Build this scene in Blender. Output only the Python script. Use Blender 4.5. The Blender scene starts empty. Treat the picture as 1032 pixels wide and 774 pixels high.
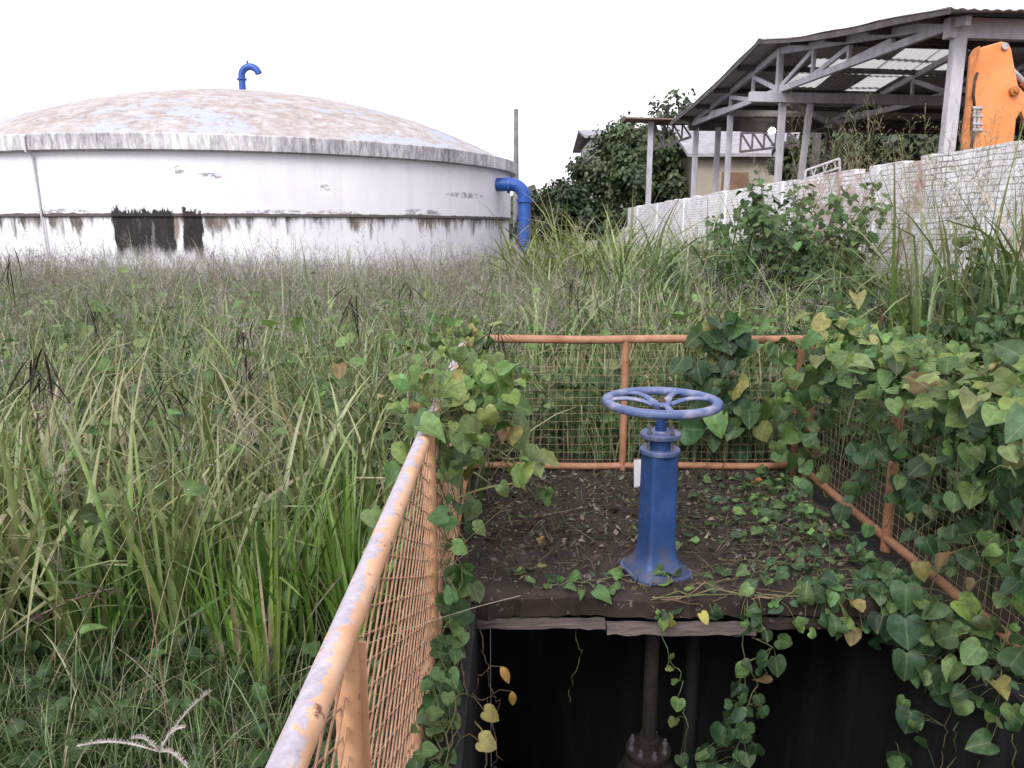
import bpy, math, random
import numpy as np
from mathutils import Vector, Matrix

R = math.radians
rng = np.random.default_rng(11)
random.seed(5)
scene = bpy.context.scene
COL = scene.collection

# ------------------------------------------------------------------ camera
H_CAM, PITCH, F = 1.55, R(11.4), 780.0
cd = bpy.data.cameras.new('camera')
cd.sensor_width = 36.0
cd.lens = F / 1032 * 36.0
cd.clip_start = 0.05
cd.clip_end = 2000
cam = bpy.data.objects.new('camera', cd)
COL.objects.link(cam)
cam.location = (0, 0, H_CAM)
cam.rotation_euler = (math.pi / 2 - PITCH, 0, 0)
scene.camera = cam


def ray(u, v):
    x = (u - 516) / F
    y = (387 - v) / F
    return Vector((x, math.cos(PITCH) + y * math.sin(PITCH), -math.sin(PITCH) + y * math.cos(PITCH)))


def at_Y(u, v, Y):
    d = ray(u, v)
    return Vector((0, 0, H_CAM)) + d * (Y / d.y)


def at_z(u, v, z):
    d = ray(u, v)
    return Vector((0, 0, H_CAM)) + d * ((z - H_CAM) / d.z)


# ------------------------------------------------------------------ tagging
def tag(o, label=None, cat=None, group=None, kind=None):
    if label: o['label'] = label
    if cat: o['category'] = cat
    if group: o['group'] = group
    if kind: o['kind'] = kind
    return o


def empty(name, loc=(0, 0, 0), label=None, cat=None, group=None, rz=0):
    o = bpy.data.objects.new(name, None)
    o.empty_display_size = 0.1
    o.location = loc
    o.rotation_euler = (0, 0, rz)
    COL.objects.link(o)
    return tag(o, label, cat, group)


def link_mesh(name, me, mat, parent=None, world=True):
    if mat is not None:
        for m in (mat if isinstance(mat, (list, tuple)) else [mat]):
            me.materials.append(m)
    o = bpy.data.objects.new(name, me)
    COL.objects.link(o)
    if parent is not None:
        o.parent = parent
        if world:      # mesh written in world coordinates: cancel the parent's placement
            r = parent
            M = Matrix.Identity(4)
            while r is not None:
                M = r.matrix_basis @ M if False else (Matrix.Translation(r.location) @ r.rotation_euler.to_matrix().to_4x4()) @ M
                r = r.parent
            me.transform(M.inverted())
    return o


# ------------------------------------------------------------------ hard surface mesh builder
class MB:
    def __init__(s):
        s.v, s.f = [], []

    def add(s, vs, fs):
        b = len(s.v)
        s.v += [tuple(p) for p in vs]
        s.f += [tuple(i + b for i in f) for f in fs]
        return s

    def box(s, c, size, M=None):
        hx, hy, hz = size[0] / 2, size[1] / 2, size[2] / 2
        vs = [Vector((x, y, z)) for x in (-hx, hx) for y in (-hy, hy) for z in (-hz, hz)]
        if M is not None: vs = [M @ p for p in vs]
        vs = [p + Vector(c) for p in vs]
        return s.add(vs, [(0, 1, 3, 2), (4, 6, 7, 5), (0, 4, 5, 1), (2, 3, 7, 6), (0, 2, 6, 4), (1, 5, 7, 3)])

    def beam(s, p, q, w, h, up=(0, 0, 1)):
        p, q = Vector(p), Vector(q)
        d = (q - p).normalized()
        u = Vector(up)
        sd = d.cross(u)
        if sd.length < 1e-4: sd = d.cross(Vector((0, 1, 0)))
        sd.normalize()
        u = sd.cross(d).normalized()
        vs = []
        for a in (p, q):
            for i, j in ((-1, -1), (1, -1), (1, 1), (-1, 1)):
                vs.append(a + sd * (i * w / 2) + u * (j * h / 2))
        return s.add(vs, [(3, 2, 1, 0), (4, 5, 6, 7), (0, 1, 5, 4), (1, 2, 6, 5), (2, 3, 7, 6), (3, 0, 4, 7)])

    def tube(s, pts, r, n=12, cap=True):
        pts = [Vector(p) for p in pts]
        K = len(pts)
        rr = r if isinstance(r, (list, tuple)) else [r] * K
        ref = None
        vs = []
        for i, p in enumerate(pts):
            d = (pts[min(i + 1, K - 1)] - pts[max(i - 1, 0)]).normalized()
            if ref is None:
                ref = d.cross(Vector((0, 0, 1)))
                if ref.length < 1e-3: ref = d.cross(Vector((0, 1, 0)))
            ref = (ref - d * ref.dot(d)).normalized()
            b = d.cross(ref)
            for k in range(n):
                a = 2 * math.pi * k / n
                vs.append(p + (ref * math.cos(a) + b * math.sin(a)) * rr[i])
        fs = []
        for i in range(K - 1):
            for k in range(n):
                k2 = (k + 1) % n
                fs.append((i * n + k, i * n + k2, (i + 1) * n + k2, (i + 1) * n + k))
        if cap:
            fs.append(tuple(range(n))[::-1])
            fs.append(tuple((K - 1) * n + k for k in range(n)))
        return s.add(vs, fs)

    def lathe(s, prof, c=(0, 0, 0), n=32, a0=0.0, a1=2 * math.pi, rot=0.0):
        full = abs(a1 - a0 - 2 * math.pi) < 1e-6
        m = n if full else n + 1
        vs = []
        for (r, z) in prof:
            for k in range(m):
                a = a0 + (a1 - a0) * k / n + rot
                vs.append((c[0] + r * math.cos(a), c[1] + r * math.sin(a), c[2] + z))
        fs = []
        for i in range(len(prof) - 1):
            for k in range(n):
                k2 = (k + 1) % m if full else k + 1
                fs.append((i * m + k, i * m + k2, (i + 1) * m + k2, (i + 1) * m + k))
        if prof[0][0] > 1e-6 and full: fs.append(tuple(range(m))[::-1])
        if prof[-1][0] > 1e-6 and full: fs.append(tuple((len(prof) - 1) * m + k for k in range(m)))
        return s.add(vs, fs)

    def prism(s, poly, ext):
        n = len(poly)
        e = Vector(ext)
        vs = [Vector(p) for p in poly] + [Vector(p) + e for p in poly]
        fs = [tuple(range(n)), tuple(range(2 * n - 1, n - 1, -1))]
        for i in range(n):
            j = (i + 1) % n
            fs.append((i, i + n, j + n, j))
        return s.add(vs, fs)

    def build(s, name, mat, parent=None, smooth=30, bevel=0.0):
        me = bpy.data.meshes.new(name)
        me.from_pydata(s.v, [], s.f)
        import bmesh
        bm = bmesh.new(); bm.from_mesh(me)
        bmesh.ops.recalc_face_normals(bm, faces=bm.faces)
        bm.to_mesh(me); bm.free()
        if smooth:
            me.polygons.foreach_set('use_smooth', [True] * len(me.polygons))
            me.set_sharp_from_angle(angle=R(smooth))
        o = link_mesh(name, me, mat, parent)
        if bevel:
            b = o.modifiers.new('bevel', 'BEVEL')
            b.width = bevel; b.segments = 2; b.limit_method = 'ANGLE'; b.angle_limit = R(40)
        return o


# ------------------------------------------------------------------ foliage mesh builder (numpy)
class VB:
    def __init__(s):
        s.v, s.q, s.t, s.c, s.n = [], [], [], [], 0

    def add(s, v, c, quads=None, tris=None):
        v = np.asarray(v, np.float32).reshape(-1, 3)
        c = np.broadcast_to(np.asarray(c, np.float32), (len(v), 4))
        if quads is not None and len(quads): s.q.append(np.asarray(quads, np.int64).reshape(-1, 4) + s.n)
        if tris is not None and len(tris): s.t.append(np.asarray(tris, np.int64).reshape(-1, 3) + s.n)
        s.v.append(v); s.c.append(c); s.n += len(v)

    def build(s, name, mat, parent=None):
        v = np.concatenate(s.v); c = np.concatenate(s.c)
        q = np.concatenate(s.q) if s.q else np.zeros((0, 4), np.int64)
        t = np.concatenate(s.t) if s.t else np.zeros((0, 3), np.int64)
        me = bpy.data.meshes.new(name)
        me.vertices.add(len(v)); me.vertices.foreach_set('co', v.ravel())
        nl = q.size + t.size
        me.loops.add(nl)
        me.loops.foreach_set('vertex_index', np.concatenate([q.ravel(), t.ravel()]).astype(np.int32))
        npoly = len(q) + len(t)
        me.polygons.add(npoly)
        st = np.concatenate([np.arange(len(q)) * 4, len(q) * 4 + np.arange(len(t)) * 3]).astype(np.int32)
        me.polygons.foreach_set('loop_start', st)
        me.polygons.foreach_set('use_smooth', np.ones(npoly, bool))
        at = me.color_attributes.new('tint', 'FLOAT_COLOR', 'POINT')
        at.data.foreach_set('color', c.astype(np.float32).ravel())
        me.update(calc_edges=True)
        return link_mesh(name, me, mat, parent)


def pick(cols, n, jit=0.18, w=None):
    """n colours picked from a palette with a little hue and value jitter -> (n,4)"""
    cols = np.array(cols, float)
    i = rng.choice(len(cols), n, p=None if w is None else np.array(w) / np.sum(w))
    c = cols[i] * (1 + rng.normal(0, jit, (n, 1))) * (1 + rng.normal(0, jit * .35, (n, 3)))
    return np.concatenate([np.clip(c, .004, .8), np.ones((n, 1))], 1)


def nrm(a):
    return a / np.maximum(np.linalg.norm(a, axis=-1, keepdims=True), 1e-9)


def blades(vb, base, az, lean, length, width, curl, col, nseg=6, fold=0.35, tip=None, cp=1.5, twist=None, kink=None):
    base = np.asarray(base, float); N = len(base)
    f = lambda a: np.broadcast_to(np.asarray(a, float), (N,))
    az, lean, length, width, curl = map(f, (az, lean, length, width, curl))
    s = np.linspace(0, 1, nseg + 1)
    th = lean[:, None] + curl[:, None] * s[None] ** cp
    if kink is not None:      # a broken, folded-over blade
        ks, ka = kink
        th = th + np.where(s[None] > ks[:, None], ka[:, None], 0)
    d = np.stack([np.sin(th) * np.cos(az)[:, None], np.sin(th) * np.sin(az)[:, None], np.cos(th)], -1)
    step = d[:, :-1] * (length / nseg)[:, None, None]
    P = np.concatenate([np.zeros((N, 1, 3)), np.cumsum(step, 1)], 1) + base[:, None]
    side = np.stack([-np.sin(az), np.cos(az), np.zeros(N)], -1)[:, None] * np.ones((1, nseg + 1, 1))
    nr = np.cross(d, side)
    tw = rng.normal(0, .35, N) if twist is None else f(twist)
    tw = tw[:, None] * (0.4 + s[None]) * 1.0
    sd = side * np.cos(tw)[..., None] + nr * np.sin(tw)[..., None]
    nn = np.cross(d, sd)
    prof = np.minimum(1, .45 + 2.2 * s) * np.clip(1 - s ** 2.4, .03, 1)
    w = width[:, None] * .5 * prof[None]
    cc = np.repeat(col[:, None], nseg + 1, 1).copy()
    if tip is not None:
        k = np.clip((s - .55) / .45, 0, 1)[None, :, None] * rng.random((N, 1, 1))
        cc[..., :3] = cc[..., :3] * (1 - k) + np.asarray(tip) * k
    if fold:
        V = np.stack([P - sd * w[..., None], P + nn * (w * fold)[..., None], P + sd * w[..., None]], 2)
        m = 3
    else:
        V = np.stack([P - sd * w[..., None], P + sd * w[..., None]], 2)
        m = 2
    CC = np.repeat(cc[:, :, None], m, 2).copy()
    if fold:
        CC[:, :, 1, 3] = 0.0
    idx = np.arange(N * (nseg + 1) * m).reshape(N, nseg + 1, m)
    q = []
    for j in range(m - 1):
        q.append(np.stack([idx[:, :-1, j], idx[:, :-1, j + 1], idx[:, 1:, j + 1], idx[:, 1:, j]], -1).reshape(-1, 4))
    vb.add(V.reshape(-1, 3), CC.reshape(-1, 4), np.concatenate(q))
    return P


def tubes(vb, paths, r, col, sides=3):
    """paths (N,K,3), r (N,) or (N,K)"""
    paths = np.asarray(paths, float); N, K, _ = paths.shape
    r = np.asarray(r, float)
    if r.ndim == 0: r = np.full((N, K), float(r))
    elif r.ndim == 1: r = np.repeat(r[:, None], K, 1)
    d = np.gradient(paths, axis=1); d = nrm(d)
    ref = np.where(np.abs(d[..., 2:3]) > .9, np.array([1., 0, 0]), np.array([0, 0, 1.]))
    a = nrm(np.cross(d, ref)); b = np.cross(d, a)
    V = []
    for k in range(sides):
        t = 2 * math.pi * k / sides
        V.append(paths + (a * math.cos(t) + b * math.sin(t)) * r[..., None])
    V = np.stack(V, 2)
    idx = np.arange(N * K * sides).reshape(N, K, sides)
    q = []
    for k in range(sides):
        k2 = (k + 1) % sides
        q.append(np.stack([idx[:, :-1, k], idx[:, :-1, k2], idx[:, 1:, k2], idx[:, 1:, k]], -1).reshape(-1, 4))
    CC = np.repeat(np.repeat(np.asarray(col)[:, None, None], K, 1), sides, 2)
    vb.add(V.reshape(-1, 3), CC.reshape(-1, 4), np.concatenate(q))


# heart shaped leaf template: x across, y along, with lobes behind the stalk
_half = [(.10, -.11), (.28, -.16), (.44, -.08), (.53, .10), (.53, .32), (.43, .56), (.23, .80), (.0, .97)]
_mid = [(0, 0), (0, .02), (0, .10), (0, .2), (0, .34), (0, .55), (0, .78)]


def _heart():
    V = [(x, y) for x, y in _mid]
    nm = len(V)
    hr = [(x * .55, (y + _mid[min(i, 6)][1]) / 2) for i, (x, y) in enumerate(_half[:-1])]
    L, Rr, Li, Ri = [], [], [], []
    for i, (x, y) in enumerate(_half[:-1]):
        Rr.append(len(V)); V.append((x, y))
        Ri.append(len(V)); V.append(hr[i])
        L.append(len(V)); V.append((-x, y))
        Li.append(len(V)); V.append((-hr[i][0], hr[i][1]))
    tp = len(V); V.append((0, .98))
    q, t = [], []
    for i in range(6):
        q += [(i, Ri[i], Ri[i + 1], i + 1), (Ri[i], Rr[i], Rr[i + 1], Ri[i + 1]),
              (i + 1, Li[i + 1], Li[i], i), (Li[i + 1], L[i + 1], L[i], Li[i])]
    t += [(6, Ri[6], tp), (Ri[6], Rr[6], tp), (Li[6], 6, tp), (L[6], Li[6], tp)]
    return np.array(V, float), np.array(q), np.array(t)


HEART = _heart()


def _oval():
    ys = [0, .12, .3, .5, .7, .88]
    ws = [.03, .16, .25, .26, .19, .09]
    V, q, t = [], [], []
    for y, w in zip(ys, ws):
        V += [(-w, y), (0, y), (w, y)]
    for i in range(5):
        a, b = i * 3, i * 3 + 3
        q += [(a, a + 1, b + 1, b), (a + 1, a + 2, b + 2, b + 1)]
    tp = len(V); V.append((0, 1))
    t += [(15, 16, tp), (16, 17, tp)]
    return np.array(V, float), np.array(q), np.array(t)


OVAL = _oval()


def leaves(vb, pos, normal, tipdir, size, col, tmpl=HEART, fold=None, curl=None, wave=.04, aspect=None):
    T, q, t = tmpl
    pos = np.asarray(pos, float); N = len(pos)
    if N == 0: return
    n = nrm(np.asarray(normal, float)); td = np.asarray(tipdir, float)
    td = nrm(td - n * (td * n).sum(-1, keepdims=True)); sd = np.cross(td, n)
    size = np.broadcast_to(np.asarray(size, float), (N,))
    fold = rng.normal(.22, .2, N) if fold is None else np.broadcast_to(fold, (N,))
    curl = rng.normal(.25, .22, N) if curl is None else np.broadcast_to(curl, (N,))
    asp = rng.uniform(.82, 1.12, N) if aspect is None else np.broadcast_to(aspect, (N,))
    x = T[None, :, 0] * asp[:, None]; y = T[None, :, 1] * np.ones((N, 1))
    ph = rng.random((N, 1)) * 6.28
    z = np.abs(x) * fold[:, None] - curl[:, None] * y ** 2 + wave * np.sin(y * 9 + ph + x * 6) * np.abs(x) * 2
    z += -.35 * np.clip(-y, 0, 1) * (1 - .2)
    V = pos[:, None] + size[:, None, None] * (x[..., None] * sd[:, None] + y[..., None] * td[:, None] + z[..., None] * n[:, None])
    M = len(T)
    C = np.repeat(np.asarray(col)[:, None], M, 1).copy()
    C[:, :, 3] = np.clip(np.abs(T[:, 0]) * 2, 0, 1)[None]
    off = (np.arange(N) * M)[:, None, None]
    vb.add(V.reshape(-1, 3), C.reshape(-1, 4), (q[None] + off).reshape(-1, 4), (t[None] + off).reshape(-1, 3))


# ------------------------------------------------------------------ materials
def new_mat(name):
    m = bpy.data.materials.new(name); m.use_nodes = True
    nt = m.node_tree; nt.nodes.clear()
    out = nt.nodes.new('ShaderNodeOutputMaterial')
    return m, nt, out


def N_(nt, typ, **kw):
    n = nt.nodes.new(typ)
    for k, v in kw.items():
        if k.startswith('i_'):
            key = k[2:]
            key = int(key) if key.isdigit() else key.replace('_', ' ')
            n.inputs[key].default_value = v
        else: setattr(n, k, v)
    return n


def L_(nt, a, b): nt.links.new(a, b)


def c4(c): return (c[0], c[1], c[2], 1)


def noise(nt, vec, scale, detail=4, rough=.55, dist=0.0, sc=None):
    if sc is not None:
        mp = N_(nt, 'ShaderNodeMapping'); mp.inputs['Scale'].default_value = sc
        L_(nt, vec, mp.inputs['Vector']); vec = mp.outputs[0]
    n = N_(nt, 'ShaderNodeTexNoise')
    n.inputs['Scale'].default_value = scale; n.inputs['Detail'].default_value = detail
    n.inputs['Roughness'].default_value = rough; n.inputs['Distortion'].default_value = dist
    L_(nt, vec, n.inputs['Vector'])
    return n.outputs['Fac']


def ramp(nt, fac, stops, interp='LINEAR'):
    r = N_(nt, 'ShaderNodeValToRGB'); r.color_ramp.interpolation = interp
    e = r.color_ramp.elements
    while len(e) < len(stops): e.new(.5)
    for el, (p, c) in zip(e, stops):
        el.position = p
        el.color = c4(c) if isinstance(c, (tuple, list)) else (c, c, c, 1)
    L_(nt, fac, r.inputs[0])
    return r.outputs[0]


def mix(nt, fac, a, b, mode='MIX'):
    m = N_(nt, 'ShaderNodeMix', data_type='RGBA', blend_type=mode)
    for s, v in ((m.inputs[0], fac), (m.inputs[6], a), (m.inputs[7], b)):
        if hasattr(v, 'is_output') or isinstance(v, bpy.types.NodeSocket): L_(nt, v, s)
        elif isinstance(v, (tuple, list)): s.default_value = c4(v)
        else: s.default_value = v
    return m.outputs[2]


def math_(nt, op, a, b=None, clamp=False):
    m = N_(nt, 'ShaderNodeMath', operation=op, use_clamp=clamp)
    for i, v in enumerate((a, b)):
        if v is None: continue
        if isinstance(v, bpy.types.NodeSocket): L_(nt, v, m.inputs[i])
        else: m.inputs[i].default_value = v
    return m.outputs[0]


def finish(nt, out, col, rough=.7, bump=None, bstr=.3, bdist=.01, metal=0.0, spec=.4):
    p = N_(nt, 'ShaderNodeBsdfPrincipled')
    if isinstance(col, bpy.types.NodeSocket): L_(nt, col, p.inputs['Base Color'])
    else: p.inputs['Base Color'].default_value = c4(col)
    if isinstance(rough, bpy.types.NodeSocket): L_(nt, rough, p.inputs['Roughness'])
    else: p.inputs['Roughness'].default_value = rough
    p.inputs['Metallic'].default_value = metal
    p.inputs['Specular IOR Level'].default_value = spec
    if bump is not None:
        b = N_(nt, 'ShaderNodeBump'); b.inputs['Strength'].default_value = bstr; b.inputs['Distance'].default_value = bdist
        L_(nt, bump, b.inputs['Height']); L_(nt, b.outputs[0], p.inputs['Normal'])
    L_(nt, p.outputs[0], out.inputs[0])
    return p


def objvec(nt): return N_(nt, 'ShaderNodeTexCoord').outputs['Object']
def posvec(nt): return N_(nt, 'ShaderNodeNewGeometry').outputs['Position']


def sstep_(nt, x, lo, hi):
    m = N_(nt, 'ShaderNodeMapRange', interpolation_type='SMOOTHSTEP')
    L_(nt, x, m.inputs[0]); m.inputs[1].default_value = lo; m.inputs[2].default_value = hi
    return m.outputs[0]


def simple(name, stops, scale=6, rough=.7, bump=.3, bscale=None, bdist=.01, sc=None, detail=6, metal=0, spec=.4, speck=None):
    m, nt, out = new_mat(name)
    v = posvec(nt)
    f = noise(nt, v, scale, detail, .6, sc=sc)
    col = ramp(nt, f, stops)
    if speck:      # (scale, threshold, colour)
        k = ramp(nt, noise(nt, v, speck[0], 5, .6), [(speck[1], 0.), (speck[1] + .05, 1.)])
        col = mix(nt, k, col, speck[2])
    finish(nt, out, col, rough, noise(nt, v, bscale or scale * 4, 5, .6), bump, bdist, metal, spec)
    return m


def leaf_mat(name, trans=.3, rough=.5, spec=.35, vein=True, blotch=.25):
    m, nt, out = new_mat(name)
    a = N_(nt, 'ShaderNodeAttribute', attribute_name='tint')
    v = posvec(nt)
    f = ramp(nt, noise(nt, v, 38, 3, .6), [(.3, 1 - blotch), (.7, 1 + blotch * .6)])
    col = mix(nt, 1.0, a.outputs['Color'], f, 'MULTIPLY')
    if vein:
        k = ramp(nt, a.outputs['Alpha'], [(0.0, .45), (.09, 0.)])
        col = mix(nt, k, col, mix(nt, .5, col, (.34, .38, .2)))
    p = N_(nt, 'ShaderNodeBsdfPrincipled')
    L_(nt, col, p.inputs['Base Color']); p.inputs['Roughness'].default_value = rough
    p.inputs['Specular IOR Level'].default_value = spec
    t = N_(nt, 'ShaderNodeBsdfTranslucent')
    tc = mix(nt, 1.0, col, (1.08, 1.25, .75), 'MULTIPLY')
    L_(nt, tc, t.inputs['Color'])
    mx = N_(nt, 'ShaderNodeMixShader'); mx.inputs[0].default_value = trans
    L_(nt, p.outputs[0], mx.inputs[1]); L_(nt, t.outputs[0], mx.inputs[2])
    L_(nt, mx.outputs[0], out.inputs[0])
    return m


M = {}
M['grass'] = leaf_mat('grass_blade', .16, .36, .5, True, .2)
M['leaf'] = leaf_mat('broad_leaf', .22, .55, .3, True, .4)
M['crown'] = leaf_mat('tree_leaf', .2, .5, .4, False)
M['dry'] = leaf_mat('dry_plant', .12, .8, .15, False)
M['stalk'] = leaf_mat('plant_stem', .0, .7, .2, False)

M['soil'] = simple('soil', [(.3, (.028, .02, .014)), (.55, (.05, .037, .025)), (.75, (.05, .055, .022))], 3, .95, .8, 30, .02)
M['slab'] = simple('stained_concrete', [(.25, (.011, .007, .006)), (.5, (.026, .016, .013)), (.72, (.05, .034, .029))], 5, .85, .7, 30, .008,
                   speck=(26, .62, (.14, .12, .11)))
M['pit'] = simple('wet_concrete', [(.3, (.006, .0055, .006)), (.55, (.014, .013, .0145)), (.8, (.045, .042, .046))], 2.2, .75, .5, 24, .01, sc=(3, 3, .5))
M['plank'] = simple('weathered_plank', [(.3, (.06, .047, .044)), (.6, (.15, .118, .11)), (.8, (.27, .23, .225))], 9, .8, .6, 40, .006, sc=(.5, 3, 3))
M['rust'] = simple('rusty_iron', [(.3, (.05, .026, .016)), (.6, (.10, .05, .03)), (.8, (.16, .09, .06))], 22, .85, .6, 80, .004)
M['blue_dusty'] = simple('dusty_blue_enamel', [(.3, (.025, .05, .14)), (.5, (.05, .075, .16)), (.7, (.13, .125, .14))], 24, .75, .4, 60, .003, speck=(40, .6, (.07, .05, .04)))
M['rust_dark'] = simple('dark_rust', [(.3, (.012, .009, .008)), (.7, (.032, .022, .018))], 22, .85, .6, 80, .004)
M['blue'] = simple('blue_enamel', [(.25, (.011, .034, .115)), (.55, (.016, .05, .165)), (.8, (.03, .07, .2))], 7, .42, .15, 60, .003,
                   speck=(30, .63, (.075, .055, .06)))
m_, nt_, out_ = new_mat('dirt_splashed_blue_enamel')
v_ = posvec(nt_); s_ = N_(nt_, 'ShaderNodeSeparateXYZ'); L_(nt_, v_, s_.inputs[0])
c_ = ramp(nt_, noise(nt_, v_, 7, 6, .6), [(.25, (.011, .034, .115)), (.55, (.017, .052, .165)), (.8, (.032, .072, .2))])
n_ = noise(nt_, v_, 30, 8, .72)
k_ = ramp(nt_, n_, [(.60, 0.), (.655, .85)]); c_ = mix(nt_, k_, c_, (.07, .045, .042))
lo_ = math_(nt_, 'MULTIPLY', sstep_(nt_, s_.outputs[2], .20, .03), ramp(nt_, noise(nt_, v_, 18, 7, .7, sc=(1, 1, .5)), [(.42, 0.), (.62, .85)]))
c_ = mix(nt_, lo_, c_, (.085, .07, .06))
du_ = ramp(nt_, noise(nt_, v_, 5, 7, .7, sc=(1.5, 1.5, .4)), [(.52, 0.), (.75, .22)]); c_ = mix(nt_, du_, c_, (.11, .13, .2))
finish(nt_, out_, c_, ramp(nt_, n_, [(.3, .42), (.7, .8)]), n_, .3, .003)
M['blue_dirty'] = m_
M['blue_faded'] = simple('faded_blue_enamel', [(.25, (.05, .08, .2)), (.5, (.085, .115, .24)), (.70, (.25, .25, .34))], 12, .5, .25, 90, .002,
                         speck=(45, .66, (.25, .19, .2)))
M['blue_pipe'] = simple('blue_pipe_paint', [(.3, (.015, .06, .27)), (.7, (.028, .095, .36))], 2, .4, .1, 12, .006)
M['bolt'] = simple('rusty_bolt', [(.3, (.05, .045, .07)), (.55, (.12, .10, .12)), (.75, (.16, .085, .05))], 60, .6, .3, 120, .001)
M['white_plastic'] = simple('white_plastic', [(.3, (.44, .43, .455)), (.7, (.56, .55, .585))], 12, .5, .1, 40, .001, speck=(20, .66, (.35, .32, .30)))
M['timber'] = simple('grey_painted_timber', [(.3, (.31, .295, .33)), (.55, (.44, .425, .47)), (.8, (.55, .535, .58))], 3, .8, .4, 22, .01, sc=(2, 2, .6))
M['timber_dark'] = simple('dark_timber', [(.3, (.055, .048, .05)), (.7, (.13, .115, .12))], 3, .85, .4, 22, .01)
M['timber_mid'] = simple('mid_grey_timber', [(.3, (.30, .285, .305)), (.7, (.50, .48, .51))], 3, .85, .4, 22, .01)
M['roof_sheet'] = simple('weathered_roof_sheet', [(.3, (.28, .265, .275)), (.55, (.40, .38, .39)), (.8, (.50, .46, .45))], 1.6, .85, .3, 14, .01)
M['red_sheet'] = simple('reddish_roof_sheet', [(.3, (.11, .07, .06)), (.7, (.2, .14, .13))], 2, .85, .3, 14, .01)
M['house_roof'] = simple('grey_tiled_roof', [(.3, (.20, .19, .21)), (.7, (.34, .33, .36))], 2.5, .85, .4, 10, .03, sc=(1, 1, 4))
M['house_wall'] = simple('cream_plaster', [(.3, (.29, .25, .205)), (.7, (.38, .33, .275))], 1.2, .9, .2, 20, .01)
M['grey_wall'] = simple('grey_plaster', [(.3, (.36, .35, .39)), (.7, (.5, .49, .53))], 1.2, .9, .2, 20, .01)
M['brown_door'] = simple('brown_door_paint', [(.3, (.14, .08, .05)), (.7, (.22, .13, .08))], 2, .6, .2, 20, .005)
M['orange_machine'] = simple('orange_machine_paint', [(.3, (.58, .19, .055)), (.6, (.68, .255, .085)), (.85, (.62, .27, .12))], 2.2, .45, .12, 20, .004,
                             speck=(9, .68, (.34, .15, .07)))
M['orange_dark'] = simple('dark_orange_paint', [(.3, (.30, .10, .03)), (.7, (.5, .19, .06))], 9, .6, .2, 40, .004)  # darker orange for the arm's edge, pin, ram and cab
M['steel'] = simple('dull_steel', [(.3, (.22, .21, .22)), (.7, (.5, .48, .5))], 14, .45, .2, 60, .003, metal=.5)
M['rubber'] = simple('black_rubber', [(.3, (.012, .012, .013)), (.7, (.03, .03, .03))], 20, .6, .2, 60, .002)
M['pole'] = simple('pole_concrete', [(.3, (.14, .135, .14)), (.7, (.24, .23, .235))], 2, .9, .3, 20, .01)
M['bark'] = simple('bark', [(.3, (.05, .04, .03)), (.7, (.13, .105, .085))], 6, .95, .8, 25, .03)
M['white_metal'] = simple('white_painted_steel', [(.3, (.52, .51, .53)), (.7, (.7, .69, .72))], 12, .5, .1, 40, .002)
M['glass'] = simple('dark_glass', [(.3, (.02, .022, .025)), (.7, (.05, .05, .055))], 2, .12, .0, 20, .001, spec=.6)


def _orange(name, peel):
    m, nt, out = new_mat(name)
    v = posvec(nt)
    base = ramp(nt, noise(nt, v, 9, 6, .6), [(.25, (.49, .26, .14)), (.5, (.60, .355, .215)), (.75, (.68, .47, .33))] if peel else [(.25, (.21, .095, .05)), (.5, (.31, .15, .085)), (.75, (.40, .23, .145))])
    rust = ramp(nt, noise(nt, v, 28, 6, .65), [(.60, 0.), (.68, 1.)])
    col = mix(nt, rust, base, (.17, .075, .045))
    if peel:      # paint rubbed off to the grey primer along the top of the hand rail
        nz = N_(nt, 'ShaderNodeSeparateXYZ'); L_(nt, N_(nt, 'ShaderNodeNewGeometry').outputs['Normal'], nz.inputs[0])
        side = math_(nt, 'ADD', math_(nt, 'MULTIPLY', nz.outputs[2], .20), math_(nt, 'MULTIPLY', nz.outputs[0], -.12))
        n1 = noise(nt, v, 10, 9, .72, .5)
        n1 = math_(nt, 'ADD', n1, math_(nt, 'MULTIPLY', math_(nt, 'SUBTRACT', noise(nt, v, 55, 6, .75), .5), .28))
        k = ramp(nt, math_(nt, 'ADD', n1, side), [(.625, 0.), (.665, .85)])
        grey = ramp(nt, noise(nt, v, 60, 5, .6), [(.3, (.26, .265, .34)), (.6, (.36, .365, .46)), (.75, (.50, .50, .57))])
        col = mix(nt, k, col, grey)
    finish(nt, out, col, .6, noise(nt, v, 90, 5, .65), .35, .002, 0, .35)
    return m


M['orange'] = _orange('orange_paint', False)
M['orange_worn'] = _orange('peeling_orange_paint', True)
M['orange_pale'] = simple('pale_orange_paint', [(.25, (.38, .19, .095)), (.5, (.50, .275, .15)), (.75, (.58, .37, .235))], 9, .6, .35, 90, .002, speck=(24, .66, (.2, .09, .055)))
M['wire'] = simple('rusted_wire', [(.3, (.22, .17, .10)), (.6, (.34, .28, .17)), (.8, (.42, .37, .26))], 30, .7, .1, 60, .001)
M['wire_orange'] = simple('orange_painted_wire', [(.3, (.24, .125, .075)), (.6, (.38, .22, .14)), (.8, (.48, .33, .23))], 24, .7, .1, 60, .001)

m_, nt_, out_ = new_mat('translucent_roof_sheet')
t_ = N_(nt_, 'ShaderNodeBsdfTranslucent'); t_.inputs['Color'].default_value = (.66, .66, .65, 1)
p_ = N_(nt_, 'ShaderNodeBsdfPrincipled'); p_.inputs['Base Color'].default_value = (.6, .6, .58, 1); p_.inputs['Roughness'].default_value = .6
x_ = N_(nt_, 'ShaderNodeMixShader'); x_.inputs[0].default_value = .85
L_(nt_, p_.outputs[0], x_.inputs[1]); L_(nt_, t_.outputs[0], x_.inputs[2]); L_(nt_, x_.outputs[0], out_.inputs[0])
M['skylight'] = m_

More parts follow.
